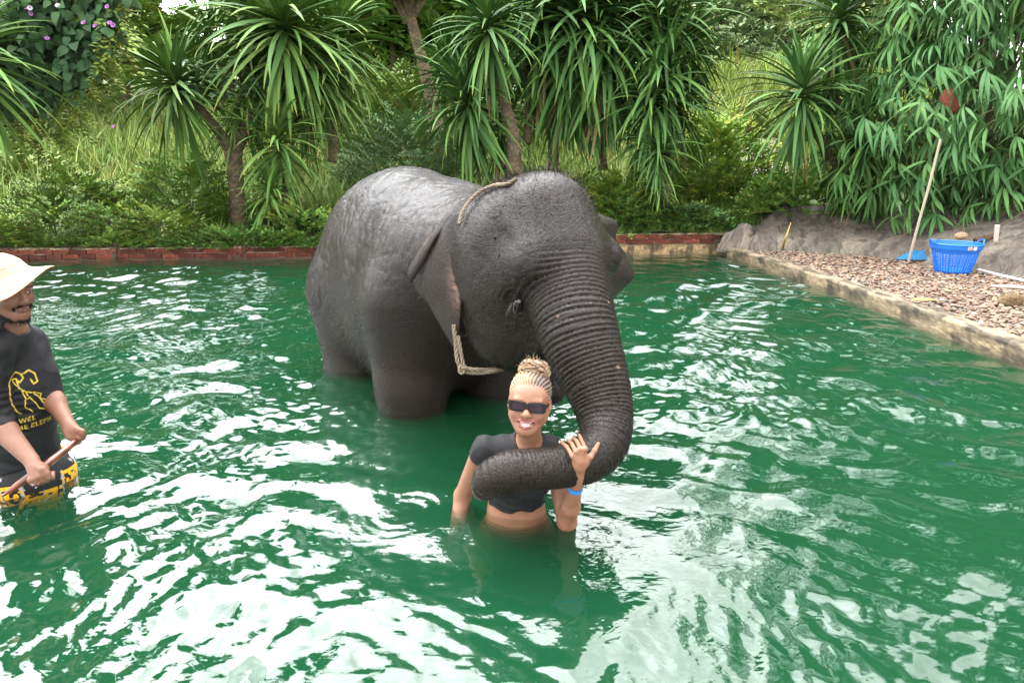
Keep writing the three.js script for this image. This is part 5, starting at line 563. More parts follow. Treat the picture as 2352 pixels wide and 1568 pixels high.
  const small = V(2.47, 0.5, -11.45); dracaena('young_dracaena', 'small bright young dracaena sprouting at the foot of the trunk with the red plate', small, [[[at(1512, 505, 11.4), at(1513, 450, 11.35)], [0.035, 0.03]]], [[at(1513, 432, 11.3), 0.52, 34, 0.1, 0, 0, 8, 0.15]], [[0.10, 0.17, 0.03], [0.13, 0.2, 0.04], [0.08, 0.15, 0.03], [0.1, 0.18, 0.03], [0.2, 0.2, 0.06]].map((c) => leafM(...c)), null, 105);
  const bC = V(6.3, 0.5, -11.8); dracaena('dracaena_tree', 'slender dracaena in front of the bamboo with pale ringed trunk and four drooping heads', bC, [
    [[at(1990, 500, 11.4), at(1985, 400, 11.5), at(1972, 300, 11.6), at(1972, 200, 11.6), at(1955, 110, 11.6), at(1935, 70, 11.6)], [0.12, 0.11, 0.10, 0.085]], [[at(1968, 490, 11.4), at(1935, 400, 11.3), at(1890, 330, 11.1), at(1850, 250, 11)], [0.09, 0.075, 0.06]], [[at(1985, 440, 11.3), at(1988, 370, 11)], [0.08, 0.06]], [[at(1965, 290, 11.6), at(1930, 240, 11.7), at(1905, 205, 11.8)], [0.06, 0.05]]],
    [[at(1930, 50, 11.5), 1.05, 110, 0.12, 0.05, 0, 10, 0.5], [at(1845, 222, 10.8), 1.15, 110, 0.12, 0.1, 0, 10.2, 0.45], [at(1985, 322, 10.8), 1.05, 100, 0.12, -0.05, 0, 10.3, 0.45], [at(1905, 190, 11.9), 0.9, 70, 0, 0, 2, 10, 0.4], [at(1950, 20, 12.1), 0.9, 50, 0, -0.2, 1, 8, 0.4]], strapMatsB, g, 106);
  const bL = V(-8.0, 0.4, -8.9); dracaena('dracaena_tree', 'dracaena head reaching in from the left edge of the picture, below the flowering vine', bL, [[[V(-8.0, 0.3, -8.9), V(-7.95, 1.5, -8.9), at(-80, 120, 8.8)], [0.12, 0.08]]], [[at(-75, 130, 8.6), 1.12, 120, 0.1, 0, 0, 9.5, 0.5]], strapMats, g, 107); }

// leafy twigs: several leaves on one stalk, used many times over
function twig(n, L, W, len, prof, opt = {}) { const r = rng(opt.seed || 9), gs = []; for (let i = 0; i < n; i++) { const u = n > 1 ? i / (n - 1) : 0.5, b = blade(L * (0.75 + 0.5 * r()), W, 0.25 + (r() - 0.5) * 0.5 - (opt.droop || 0), 0.7 + (opt.droop || 0) * 0.5, opt.seg || 3, 0.3, prof); const side = opt.fan ? (u - 0.5) * 2.4 : (i % 2 ? 1 : -1) * (0.7 + 0.5 * r()) * (i === n - 1 ? 0.1 : 1); b.applyMatrix4(new THREE.Matrix4().makeRotationFromQuaternion(Q(new THREE.Euler((r() - 0.5) * 0.9, side, 0)))); b.translate(opt.fan ? len * (0.85 + 0.15 * r()) : len * u, -0.15 * len * u * u * (opt.droop ? 2 : 1), (r() - 0.5) * 0.01); gs.push(b); } const s = tubeGeo([V(0, 0, 0), V(len * 0.5, -0.03 * len, 0), V(len, -0.15 * len, 0)], [0.004, 0.002], 4); const k = s.attributes.position.count, cc = new Float32Array(k * 3); for (let i = 0; i < k; i++) { cc[i * 3] = 1.3; cc[i * 3 + 1] = 0.8; cc[i * 3 + 2] = 0.9; } s.setAttribute('color', new THREE.BufferAttribute(cc, 3)); s.deleteAttribute('uv'); gs.push(s); return mergeGeometries(gs); }
const TW = { broad: twig(7, 0.10, 0.026, 0.22, lanceW, { seed: 1 }), oval: twig(8, 0.075, 0.024, 0.2, heartW, { seed: 2 }), pinnate: twig(12, 0.085, 0.018, 0.34, lanceW, { seed: 3 }), fan: twig(6, 0.30, 0.019, 0.16, lanceW, { seed: 4, fan: 1, droop: 0.75, seg: 5 }), fan2: twig(5, 0.26, 0.018, 0.14, lanceW, { seed: 14, fan: 1, droop: 0.9, seg: 5 }), heart: twig(3, 0.14, 0.058, 0.16, heartW, { seed: 5, droop: 0.7, seg: 5 }), clump: twig(14, 0.26, 0.07, 0.5, heartW, { seed: 6 }), big: twig(12, 0.5, 0.14, 0.9, heartW, { seed: 16 }) };
const tuftG = (n, L, W, seed, spread) => { const r = rng(seed), gs = []; for (let i = 0; i < n; i++) { const b = blade(L * (0.6 + 0.6 * r()), W, 1.5 - spread * r(), 0.5 + 1.5 * r(), 4, 0.25, strapW); b.applyMatrix4(new THREE.Matrix4().makeRotationY(r() * 6.28)); b.translate((r() - 0.5) * 0.1, 0, (r() - 0.5) * 0.1); gs.push(b); } return mergeGeometries(gs); };
const TUFT = { low: tuftG(12, 0.22, 0.006, 21, 0.9), tall: tuftG(14, 0.9, 0.012, 22, 0.6), reed: tuftG(9, 1.7, 0.02, 23, 0.4) };
const leafMat = leafM(1, 1, 1, { roughness: 0.7 }), thinLeaf = leafM(1, 1, 1, { roughness: 1, transmission: 0.35, thickness: 0, specularIntensity: 0.4 });
const vary = (r, c, k = 0.35) => { const f = 1 - k / 2 + k * 2 * (r() - 0.3), y = r() * 0.3; return rgb(c[0] * f * (1 + y) * 1.6, c[1] * f * 1.7, c[2] * f * 1.3); };
const euler = (r, tilt = 0.5) => Q(new THREE.Euler((r() - 0.5) * tilt * 2, r() * 6.283, (r() - 0.5) * tilt * 2, 'YXZ'));
function bush(name, label, cat, p, rx, ry, rz, n, geo, colr, seed, o = {}) {
  const r = rng(seed), t = thing(name, label, cat, p, o.group), ms = [], cs = [];
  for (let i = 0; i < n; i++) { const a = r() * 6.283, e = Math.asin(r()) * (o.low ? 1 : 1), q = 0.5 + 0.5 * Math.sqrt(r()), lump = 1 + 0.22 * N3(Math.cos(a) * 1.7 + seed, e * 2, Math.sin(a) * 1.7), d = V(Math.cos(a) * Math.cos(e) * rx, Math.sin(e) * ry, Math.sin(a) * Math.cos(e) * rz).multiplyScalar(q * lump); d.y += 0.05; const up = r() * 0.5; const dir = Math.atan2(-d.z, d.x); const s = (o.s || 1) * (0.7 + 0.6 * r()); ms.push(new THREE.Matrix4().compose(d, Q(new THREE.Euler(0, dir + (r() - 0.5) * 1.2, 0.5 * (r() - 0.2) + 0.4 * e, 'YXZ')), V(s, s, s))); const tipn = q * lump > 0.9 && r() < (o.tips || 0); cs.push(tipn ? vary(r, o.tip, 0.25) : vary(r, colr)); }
  inst('foliage', geo, o.mat || leafMat, ms, cs, t); const st = []; for (let i = 0; i < (o.stems || 7); i++) { const a = r() * 6.28, k = 0.75 * r(); st.push(tubeGeo([V((r() - 0.5) * 0.15, -0.15, (r() - 0.5) * 0.15), V(Math.cos(a) * rx * k * 0.5, ry * 0.4, Math.sin(a) * rz * k * 0.5), V(Math.cos(a) * rx * k, ry * 0.85, Math.sin(a) * rz * k)], [0.014 * (o.s || 1), 0.005], 5, 7)); } part('stems', mergeGeometries(st), M.bark, t, 'stuff'); return t;
}
const onGround = (dx, dy, depth) => { const p = at(dx, dy, depth); p.y = groundY(p.x, p.z); return p; };
{ const YG = [0.10, 0.155, 0.024], MG = [0.045, 0.092, 0.022], DG = [0.024, 0.06, 0.017], LG = [0.085, 0.135, 0.035];
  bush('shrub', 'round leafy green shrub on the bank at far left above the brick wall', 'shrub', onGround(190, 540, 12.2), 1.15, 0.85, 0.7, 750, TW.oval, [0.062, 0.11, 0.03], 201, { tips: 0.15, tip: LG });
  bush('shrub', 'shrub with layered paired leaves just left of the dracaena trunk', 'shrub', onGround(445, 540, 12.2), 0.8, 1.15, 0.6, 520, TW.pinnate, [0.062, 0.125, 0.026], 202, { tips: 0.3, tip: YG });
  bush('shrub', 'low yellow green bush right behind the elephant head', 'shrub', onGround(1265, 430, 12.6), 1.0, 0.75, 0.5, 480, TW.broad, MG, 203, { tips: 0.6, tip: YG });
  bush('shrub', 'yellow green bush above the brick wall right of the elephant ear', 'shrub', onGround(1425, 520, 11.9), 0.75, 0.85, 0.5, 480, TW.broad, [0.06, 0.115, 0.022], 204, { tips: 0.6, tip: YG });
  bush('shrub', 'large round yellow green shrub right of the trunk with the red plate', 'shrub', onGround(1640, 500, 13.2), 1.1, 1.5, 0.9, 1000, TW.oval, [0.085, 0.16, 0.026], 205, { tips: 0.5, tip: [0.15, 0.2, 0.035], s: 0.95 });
  bush('shrub', 'low broad-leaved plants behind the concrete bank below the slender dracaena', 'shrub', onGround(1845, 500, 11.6), 1.1, 0.55, 0.5, 520, TW.oval, [0.05, 0.11, 0.022], 206, { tips: 0.3, tip: LG, s: 1.2 });
  bush('shrub', 'dark trailing plants over the right brick wall below the young dracaena', 'shrub', onGround(1530, 535, 11.5), 1.1, 0.32, 0.35, 360, TW.oval, DG, 207, { s: 0.9 });
  bush('shrub', 'bluish green shrub with drooping leaflets between the two dracaena groups', 'shrub', onGround(940, 400, 15), 1.5, 2.0, 1.0, 800, TW.pinnate, [0.06, 0.115, 0.06], 208, { s: 1.3 });
  bush('shrub', 'green bush at the foot of the multi-trunk dracaena, over the wall', 'shrub', onGround(680, 540, 11.3), 0.75, 0.3, 0.3, 320, TW.oval, DG, 209, {});
  bush('shrub', 'light feathery bush rising behind the blue green shrub', 'shrub', onGround(900, 330, 19), 1.8, 2.6, 1.2, 850, TW.pinnate, [0.085, 0.14, 0.035], 211, { s: 1.6 });
  bush('shrub', 'pale grassy bush at the left edge below the flowering vine', 'shrub', onGround(60, 470, 15), 1.6, 1.1, 0.9, 650, TW.broad, [0.085, 0.12, 0.045], 212, { s: 1.2 });
  const WL = ['leafy weed clump on the brick wall at the very left edge', 'leafy weed clump on the wall above the straw hat', 'weed clump of paired leaflets on the wall just right of the straw hat', 'weed clump on the wall top below the far-left dracaena head', 'weed clump on the wall midway between hat and dracaena trunk', 'weed clump on the wall just left of the dracaena trunk', 'weed clump on the wall just right of the dracaena trunk', 'weed clump on the wall touching the elephant rump', 'taller weed clump behind the wall at the left edge', 'taller weed clump behind the wall below the left dracaena fork', 'weed clump on the right wall nearest the elephant ear', 'weed clump at the right end of the brick wall'];
  for (const [x, z, sx, sy, k, sd] of [[-9.4, -10.5, 0.7, 0.45, 0, 1], [-8.1, -10.6, 0.55, 0.35, 1, 2], [-7.3, -10.75, 0.8, 0.6, 0, 3], [-6.5, -10.9, 0.5, 0.5, 2, 4], [-5.6, -10.8, 0.7, 0.45, 1, 5], [-3.4, -10.95, 0.7, 0.5, 0, 6], [-2.4, -11.1, 0.6, 0.45, 2, 7], [-9.9, -11.3, 0.9, 0.8, 2, 8], [-6.9, -11.9, 0.7, 0.75, 1, 9], [1.9, -11.6, 0.5, 0.35, 2, 10], [3.0, -11.7, 0.5, 0.35, 0, 11]]) bush('weed_clump', WL[[0, 1, 3, 4, 5, 6, 7, 8, 9, 10, 11][sd - 1]], 'weed', V(x, groundY(x, z) - 0.02, z), sx, sy, 0.35, Math.round(260 * sx), [TW.oval, TW.broad, TW.pinnate][k], [[0.065, 0.12, 0.028], [0.09, 0.145, 0.034], [0.05, 0.105, 0.026]][k], 220 + sd, { s: 0.9, tips: 0.25, tip: YG, group: 'weed clumps along the wall top' });
  bush('vine_plant', 'trailing creeper hanging over the left brick wall below the dracaena trunk', 'creeper', V(-4.35, 0.12, -10.58), 1.25, 0.2, 0.14, 300, TW.oval, [0.045, 0.10, 0.024], 213, { s: 0.85 });
  bush('vine_plant', 'small creeper spilling over the brick wall towards the water at left', 'creeper', V(-6.2, 0.14, -10.45), 0.4, 0.14, 0.1, 60, TW.oval, [0.07, 0.13, 0.03], 214, { s: 0.8 });
  bush('vine_plant', 'blue green climbing vine round the left fork of the multi-trunk dracaena', 'creeper', at(500, 230, 11.6), 0.75, 0.5, 0.3, 110, TW.heart, [0.05, 0.105, 0.06], 215, { s: 0.7 });
}
{ // bamboo thicket
  const r = rng(301), t = thing('bamboo_thicket', 'dense bamboo with drooping fans of long leaves filling the right side', 'bamboo', V(7.6, 0.6, -11.2)), base = V(7.6, 0.6, -11.2), ms = [[], []], cs = [[], []], tw = [], jobs = [];
  for (let i = 0; i < 2600; i++) { const u = r(), v = r(); // shell of the thicket, thicker towards the pool
    const py = mix(0.75, 5.4, v), reach = mix(1.9, 3.2, Math.sin(Math.PI * Math.pow(v, 0.7))) + 0.5 * N3(u * 5, v * 5, 3), a = mix(-0.4, 3.6, u), q = Math.pow(r(), 0.35), x = base.x + Math.cos(a) * -1 * reach * 0.92 * q + 0.5, z = base.z + Math.sin(a) * reach * 0.7 * q + 0.35; if (z > -8.3) continue; const p = V(x, py - 0.35 * q, z); if (p.y < groundY(x, z) + 0.12) continue;
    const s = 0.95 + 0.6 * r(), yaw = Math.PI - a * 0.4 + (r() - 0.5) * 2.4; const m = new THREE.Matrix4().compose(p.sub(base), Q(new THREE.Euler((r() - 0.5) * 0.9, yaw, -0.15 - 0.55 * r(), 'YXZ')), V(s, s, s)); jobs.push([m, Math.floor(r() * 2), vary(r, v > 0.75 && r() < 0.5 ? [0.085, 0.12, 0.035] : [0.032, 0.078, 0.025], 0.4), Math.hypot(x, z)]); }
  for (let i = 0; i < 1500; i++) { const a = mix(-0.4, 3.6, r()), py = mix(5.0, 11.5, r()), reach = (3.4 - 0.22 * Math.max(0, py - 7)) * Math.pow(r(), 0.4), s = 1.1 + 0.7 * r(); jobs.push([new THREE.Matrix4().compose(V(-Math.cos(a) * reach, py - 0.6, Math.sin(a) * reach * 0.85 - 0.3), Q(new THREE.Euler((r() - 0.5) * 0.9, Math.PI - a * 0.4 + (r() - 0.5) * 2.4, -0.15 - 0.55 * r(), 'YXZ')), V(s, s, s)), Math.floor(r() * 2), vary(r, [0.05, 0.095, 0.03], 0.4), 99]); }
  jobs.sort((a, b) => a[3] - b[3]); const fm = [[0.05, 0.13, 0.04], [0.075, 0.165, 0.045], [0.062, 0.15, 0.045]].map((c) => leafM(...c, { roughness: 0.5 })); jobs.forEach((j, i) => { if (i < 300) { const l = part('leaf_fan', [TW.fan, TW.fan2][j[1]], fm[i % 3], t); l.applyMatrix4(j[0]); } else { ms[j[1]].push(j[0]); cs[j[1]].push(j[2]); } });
  [TW.fan, TW.fan2].forEach((g, k) => inst('leaf_fans', g, leafMat, ms[k], cs[k], t));
  const culm = std({ color: rgb(0.12, 0.13, 0.045), roughness: 0.5 }), cu = []; for (let i = 0; i < 58; i++) { const a = mix(-0.3, 3.5, r()), k = 1.2 + 1.7 * r(), h = i < 42 ? 3.2 + 2.4 * r() : 8 + 3.5 * r(), b = V((r() - 0.5) * 1.6, 0, (r() - 0.5) * 1.0), e = V(-Math.cos(a) * k + 0.5, h * (0.4 + 0.45 * r()), Math.sin(a) * k * 0.7); cu.push([b, b.clone().lerp(e, 0.3).setY(h * 0.72), e.clone().multiplyScalar(0.75).setY(h * 0.9), e]); } cu.forEach((c) => part('culm', tubeGeo(c, [0.026, 0.02, 0.008, 0.003], 6, 16), culm, t));
  top('rust_red_bundle', new THREE.SphereGeometry(0.155, 20, 14).scale(0.9, 1.2, 0.6).rotateZ(0.5).translate(...at(2183, 232, 9.75).toArray()), std({ color: rgb(0.24, 0.06, 0.035), roughness: 0.8, bumpMap: T.rough, bumpScale: 0.03 }), 'rust red rounded bundle half hidden among the bamboo leaves', 'bundle'); }
{ // flowering vine over a tree at the upper left
  const base = V(-8.6, 0.35, -10.9), r = rng(401), t = thing('vine_covered_tree', 'dark tree at upper left draped in heart-leaved vine with small purple flowers', 'tree', base), ms = [], cs = [], m2 = [], c2 = [];
  part('trunk', tubeGeo([V(0, -0.2, 0), V(0.2, 1.6, 0), V(0.6, 3, 0.1), V(1.0, 4.4, 0.2)], [0.2, 0.17, 0.12], 9, 16), M.bark, t);
  for (const e of [[1.8, 3.4, 0.6], [2.6, 3.9, 0.5], [2.2, 2.6, 0.4], [0.8, 3.0, 0.7], [3.1, 3.2, 0.4]]) part('limb', tubeGeo([V(0.4, 2.4, 0.05), V(e[0] * 0.6, e[1] * 0.85 + 0.4, e[2] * 0.6), V(...e)], [0.08, 0.03], 7, 10), M.bark, t);
  for (let i = 0; i < 1500; i++) { const dx = mix(-220, 285, r()), edge = 330 - 0.0009 * dx * dx - (dx > 170 ? (dx - 170) * 1.6 : 0) + 40 * N3(dx * 0.02, 1, 2), dy = mix(-260, edge, r()), p = at(dx, dy, 9.3 + 1.6 * r() * r()).sub(base), low = dy > edge - 90; const s = 0.75 + 0.5 * r(); (low ? m2 : ms).push(new THREE.Matrix4().compose(p, Q(new THREE.Euler((r() - 0.5) * 0.8, r() * 6.28, -0.4 - 0.7 * r(), 'YXZ')), V(s, s, s))); (low ? c2 : cs).push(vary(r, low ? [0.075, 0.105, 0.022] : [0.024, 0.055, 0.028], 0.4)); }
  inst('vine_leaves', TW.heart, leafMat, ms, cs, t); inst('feathery_leaves', TW.pinnate, leafMat, m2, c2, t);
  const fg = new THREE.LatheGeometry([[0.004, 0], [0.009, 0.02], [0.016, 0.034], [0.034, 0.044], [0.04, 0.043]].map((q) => new THREE.Vector2(...q)), 14), fmat = std({ color: rgb(0.26, 0.08, 0.26), roughness: 0.6, side: THREE.DoubleSide }), f2 = std({ color: rgb(0.42, 0.36, 0.42), roughness: 0.6, side: THREE.DoubleSide }); for (const [x, y] of [[70, 20], [74, 30], [65, 25], [195, 55], [250, 18], [254, 56], [262, 60], [110, 92], [10, 12], [222, 62], [264, 294], [4, 5], [135, 16], [60, 236]]) { const f = part('flower', fg, r() < 0.75 ? fmat : f2, t); f.position.copy(at(x, y, 9.15).sub(base)); f.scale.setScalar(0.75); f.rotation.set(1.2 + (r() - 0.5), r() * 3, (r() - 0.5)); } }
// ground cover: grass and weeds
{ const r = rng(501), cover = (name, label, cat, geo, n, place, colr, sc, mat) => { const ms = [], cs = []; for (let i = 0; i < n; i++) { const q = place(r); if (!q) continue; const s = sc * (0.6 + 0.8 * r()); ms.push(new THREE.Matrix4().compose(V(q[0], groundY(q[0], q[1]) - 0.02, q[1]), euler(r, 0.25), V(s, s * (0.8 + 0.4 * r()), s))); cs.push(vary(r, colr(q[0], q[1], r))); } const o = inst(uniq(name), geo, mat || leafMat, ms, cs, scene); return tag(o, label, cat, null, 'stuff'); };
  const near = (r) => { const x = mix(-11, 4.2, r()), z = zW(x) - 0.14 - 2.6 * Math.pow(r(), 1.3); return [x, z]; }, straw = (x, z) => Math.hypot((x - 1.9) / 1.1, (z + 13.2) / 0.8) < 1, path = (x, z) => Math.abs(x - (4.9 + (-13 - z) * 0.33)) < 0.75 && z < -13.5 && z > -24;
  cover('grass', 'short green grass along the top of the brick walls', 'grass', TUFT.low, 5200, (r) => { const q = near(r); return straw(...q) ? null : q; }, () => [0.07, 0.125, 0.03], 1);
  cover('weeds', 'small broad-leaved weeds on the bank behind the pool', 'weeds', TW.oval, 6500, (r) => { const q = near(r); return straw(...q) || r() < 0.2 ? null : q; }, (x, z, r) => r() < 0.2 ? [0.10, 0.15, 0.03] : [0.05, 0.10, 0.024], 0.9);
  const slope = (r) => { const z = -13 - 16 * r() ** 1.2, x = mix(-0.95, 0.66, r()) * -z; return footDist(x, z) < 1.2 && x > 3.5 || path(x, z) ? null : [x, z]; };
  cover('tall_grass', 'pale green tall grass over the slope behind', 'grass', TUFT.tall, 8500, slope, (x, z, r) => r() < 0.3 ? [0.13, 0.155, 0.055] : [0.085, 0.135, 0.04], 0.9);
  cover('weeds', 'leafy undergrowth mixed through the slope behind the trees', 'weeds', TW.clump, 7000, slope, (x, z, r) => r() < 0.3 ? [0.095, 0.145, 0.035] : [0.05, 0.095, 0.026], 1);
  cover('reeds', 'tall cane grass on the open slope at upper right', 'grass', TUFT.reed, 2600, (r) => { const z = -20 - 13 * r(), x = mix(0.24, 0.62, r()) * -z; return path(x, z) ? null : [x, z]; }, (x, z, r) => r() < 0.2 ? [0.15, 0.15, 0.07] : [0.12, 0.175, 0.05], 1);
  cover('scrub', 'far scrub covering the upper hillside', 'scrub', TW.big, 8000, (r) => { const z = -26 - 62 * r() ** 1.2, x = mix(-1.0, 0.75, r()) * -z; return [x, z]; }, (x, z, r) => r() < 0.3 ? [0.085, 0.13, 0.04] : [0.045, 0.085, 0.028], 1.0);
  { const pos = [], uv = [], idx = []; for (let i = 0; i <= 30; i++) { const z = -13.4 - 11 * i / 30, c = 4.9 + (-13 - z) * 0.33; for (let k = 0; k <= 6; k++) { const x = c + (k / 6 - 0.5) * (1.5 + 0.2 * N3(z, k, 1)); pos.push(x, groundY(x, z) + 0.02, z); uv.push(x, z); } if (i) for (let k = 0; k < 6; k++) { const a = (i - 1) * 7 + k, b = a + 7; idx.push(a, a + 1, b, b, a + 1, b + 1); } } struct('dirt_path', geoFrom(pos, idx, null, uv), std({ color: rgb(0.42, 0.36, 0.28), roughness: 1, bumpMap: T.rough, bumpScale: 0.02 })); }
  { const g = new THREE.CylinderGeometry(0.003, 0.002, 0.4, 4).rotateZ(Math.PI / 2), ms = [], cs = []; for (let i = 0; i < 900; i++) { const a = r() * 6.28, k = Math.sqrt(r()), x = 1.9 + Math.cos(a) * k * 1.15, z = -13.2 + Math.sin(a) * k * 0.9; ms.push(new THREE.Matrix4().compose(V(x, groundY(x, z) + 0.03 + 0.05 * r(), z), euler(r, 0.25), V(1, 1, 1).multiplyScalar(0.7 + r()))); cs.push(vary(r, [0.42, 0.30, 0.19], 0.5)); } tag(inst(uniq('dry_straw'), g, std({ color: rgb(1, 1, 1), roughness: 0.9 }), ms, cs, scene), 'patch of dry straw on the bank above the right brick wall', 'straw', null, 'stuff'); }
}
// trees
function tree(label, p, h, crowns, trunkR, geo, colr, n, seed, lean = [0, 0], group) { const r = rng(seed), t = thing('tree', label, 'tree', p, group), ms = [], cs = [], topP = V(lean[0], h * 0.62, lean[1]); part('trunk', tubeGeo([V(0, -0.4, 0), V(lean[0] * 0.3 + 0.1, h * 0.25, lean[1] * 0.3), topP], [trunkR, trunkR * 0.75, trunkR * 0.45], 9, 14), M.bark, t);
  crowns.forEach(([x, y, z, rr]) => { part('limb', tubeGeo([topP.clone().multiplyScalar(0.8), V(x * 0.5 + topP.x * 0.5, y * 0.85, z * 0.5), V(x, y, z)], [trunkR * 0.45, trunkR * 0.15], 6, 8), M.bark, t); const k = Math.round(n * rr * rr); for (let i = 0; i < k; i++) { const d = V(r() - 0.5, r() - 0.5, r() - 0.5).normalize(), q = Math.pow(r(), 0.4) * rr * (1 + 0.3 * N3(d.x * 2 + seed, d.y * 2, d.z * 2)); const s = 0.7 + 0.6 * r(); ms.push(new THREE.Matrix4().compose(V(x + d.x * q, y + d.y * q * 0.75, z + d.z * q), euler(r, 0.8), V(s, s, s))); cs.push(vary(r, colr)); } }); inst('crown', geo, leafMat, ms, cs, t); return t; }
{ const G = (dx, depth) => { const p = at(dx, 300, depth); p.y = groundY(p.x, p.z); return p; };
  tree('tall tree with leaning pale trunk behind the dracaenas, top centre left', G(1015, 17), 8.2, [[-1.2, 5.6, 0, 1.5], [0.2, 7.4, 0.3, 1.7], [-2.4, 6.8, 0.5, 1.4], [1.5, 6.4, 0, 1.4], [-0.3, 8.6, 0, 1.5]], 0.22, TW.clump, [0.045, 0.09, 0.025], 130, 601, [-0.9, 0]);
  tree('bushy bright tree on the slope between the two dracaena groups', G(905, 24), 6.5, [[0, 4.8, 0, 1.9], [-1.6, 3.8, 0.4, 1.5], [1.6, 3.9, 0.2, 1.5], [0.3, 6.4, 0, 1.5]], 0.16, TW.clump, [0.07, 0.125, 0.03], 120, 602);
  tree('dark green tree high on the slope above the bluish shrub', G(960, 30), 8.5, [[0, 6.5, 0, 2.6], [-2.2, 5, 0, 2], [2.2, 5.2, 0, 2.1], [0, 8.8, 0, 2]], 0.22, TW.clump, [0.045, 0.09, 0.028], 110, 603);
  tree('large tree behind the multi-trunk dracaena, crown above the frame', G(700, 23), 9, [[0, 6.2, 0, 2], [-2, 5.5, 0, 1.7], [2, 5.7, 0.2, 1.7], [0, 8.6, 0, 2.1], [0, 4.2, 0.5, 1.8]], 0.2, TW.clump, [0.05, 0.10, 0.026], 110, 604);
  tree('pale feathery tree at the left of the slope under the vine', G(120, 22), 5.5, [[0, 3.6, 0, 1.7], [-1.7, 2.8, 0, 1.5], [1.5, 2.6, 0, 1.3]], 0.15, TW.clump, [0.085, 0.13, 0.04], 100, 605);
  tree('light green tree on the slope left of the multi-trunk dracaena', G(300, 26), 5, [[0, 3.2, 0, 1.8], [1.8, 2.6, 0, 1.4], [-1.8, 2.4, 0, 1.5]], 0.15, TW.clump, [0.08, 0.13, 0.036], 90, 606);
  tree('light green tree at the edge of the far view, upper right', G(1865, 52), 7, [[0, 4.6, 0, 2.4], [2.6, 4.2, 0, 2.2], [-2.4, 3.6, 0, 2.1], [5, 4.8, 0, 2.3]], 0.2, TW.clump, [0.085, 0.135, 0.04], 110, 608);
  tree('broad tree on the hillside behind the tall leaning trunk', G(1010, 26), 9.5, [[0, 6, 0, 2.4], [-2.6, 5.4, 0, 2], [2.6, 5.8, 0, 2.2], [-1.2, 8.2, 0, 2.2], [1.6, 8.6, 0, 2.2], [0, 3.6, 1, 2.2], [-2.5, 3.4, 1, 2], [2.6, 3.4, 1, 2]], 0.22, TW.clump, [0.06, 0.11, 0.03], 110, 611);
  tree('broad tree on the hillside left of the leaning trunk, above the dracaena heads', G(820, 27), 9.5, [[0, 6, 0, 2.4], [-2.6, 5.6, 0, 2], [2.4, 5.2, 0, 2.2], [0.4, 8.4, 0, 2.4], [0, 3.4, 1, 2.2], [2.4, 3.4, 1, 2], [-2.4, 3.4, 1, 2]], 0.22, TW.clump, [0.07, 0.12, 0.034], 110, 612);
  tree('broad tree on the hillside behind the curtain of hanging leaves', G(1240, 27), 9.5, [[0, 6, 0, 2.4], [-2.6, 5.6, 0, 2], [2.4, 5.8, 0, 2.2], [0.4, 8.4, 0, 2.4]], 0.22, TW.clump, [0.055, 0.10, 0.03], 110, 613);
  tree('tree on the hillside right of the red plate trunk, partly behind its leaves', G(1480, 28), 9, [[0, 6, 0, 2.4], [-2.6, 5.6, 0, 2], [0.4, 8.4, 0, 2.2]], 0.22, TW.clump, [0.055, 0.10, 0.03], 110, 614);
  tree('tree behind the bamboo thicket, its crown over the bamboo tops', V(10.5, 1.2, -16), 8, [[0, 5.5, 0, 2.2], [-2, 5, 0, 1.7], [2, 5, 0, 2], [0, 7.5, 0, 1.8]], 0.2, TW.clump, [0.055, 0.10, 0.028], 90, 610);
}
{ // far wooded mountain
  const hM = (x, z) => { const r = x / -z, ridge = mix(22, 52, sstep(0.02, 0.2, r)) * (1 - 0.62 * sstep(0.46, 0.64, r)); return Math.max(0, ridge * sstep(-70, -175, z) * (1 + 0.25 * fbm(x * 0.02, z * 0.02, 1, 4))); }, pos = [], idx = [], col = []; const nx = 110, nz = 60; for (let j = 0; j <= nz; j++) for (let i = 0; i <= nx; i++) { const x = mix(-150, 190, i / nx), z = mix(-70, -240, j / nz), h = hM(x, z), k = sstep(0.1, 0.35, fbm(x * 0.05, h * 0.09, z * 0.05, 3) ) * sstep(30, 40, h); pos.push(x, h - 2, z); col.push(mix(0.05, 0.30, k), mix(0.085, 0.27, k), mix(0.03, 0.24, k)); } for (let j = 0; j < nz; j++) for (let i = 0; i < nx; i++) { const a = j * (nx + 1) + i, b = a + nx + 1; idx.push(a, a + 1, b, b, a + 1, b + 1); }
  const m = struct('mountain', geoFrom(pos, idx, null, null, col), std({ color: rgb(1, 1, 1), vertexColors: true, roughness: 1 })); const r = rng(701), ms = [], cs = []; for (let i = 0; i < 22000; i++) { const z = -75 - 120 * r(), x = mix(0.18, 0.66, r()) * -z, cl = N3(x * 0.06, z * 0.06, 4); if (hM(x, z) > 36 && cl > 0.1) continue; const s = 2.2 + 2.4 * r(); ms.push(new THREE.Matrix4().compose(V(x, hM(x, z) - 1 + 2.2 * r(), z), euler(r, 0.8), V(s, s, s))); cs.push(vary(r, cl > 0 ? [0.10, 0.135, 0.06] : [0.065, 0.10, 0.055], 0.4)); } inst('far_forest', TW.clump, leafMat, ms, cs, m); }
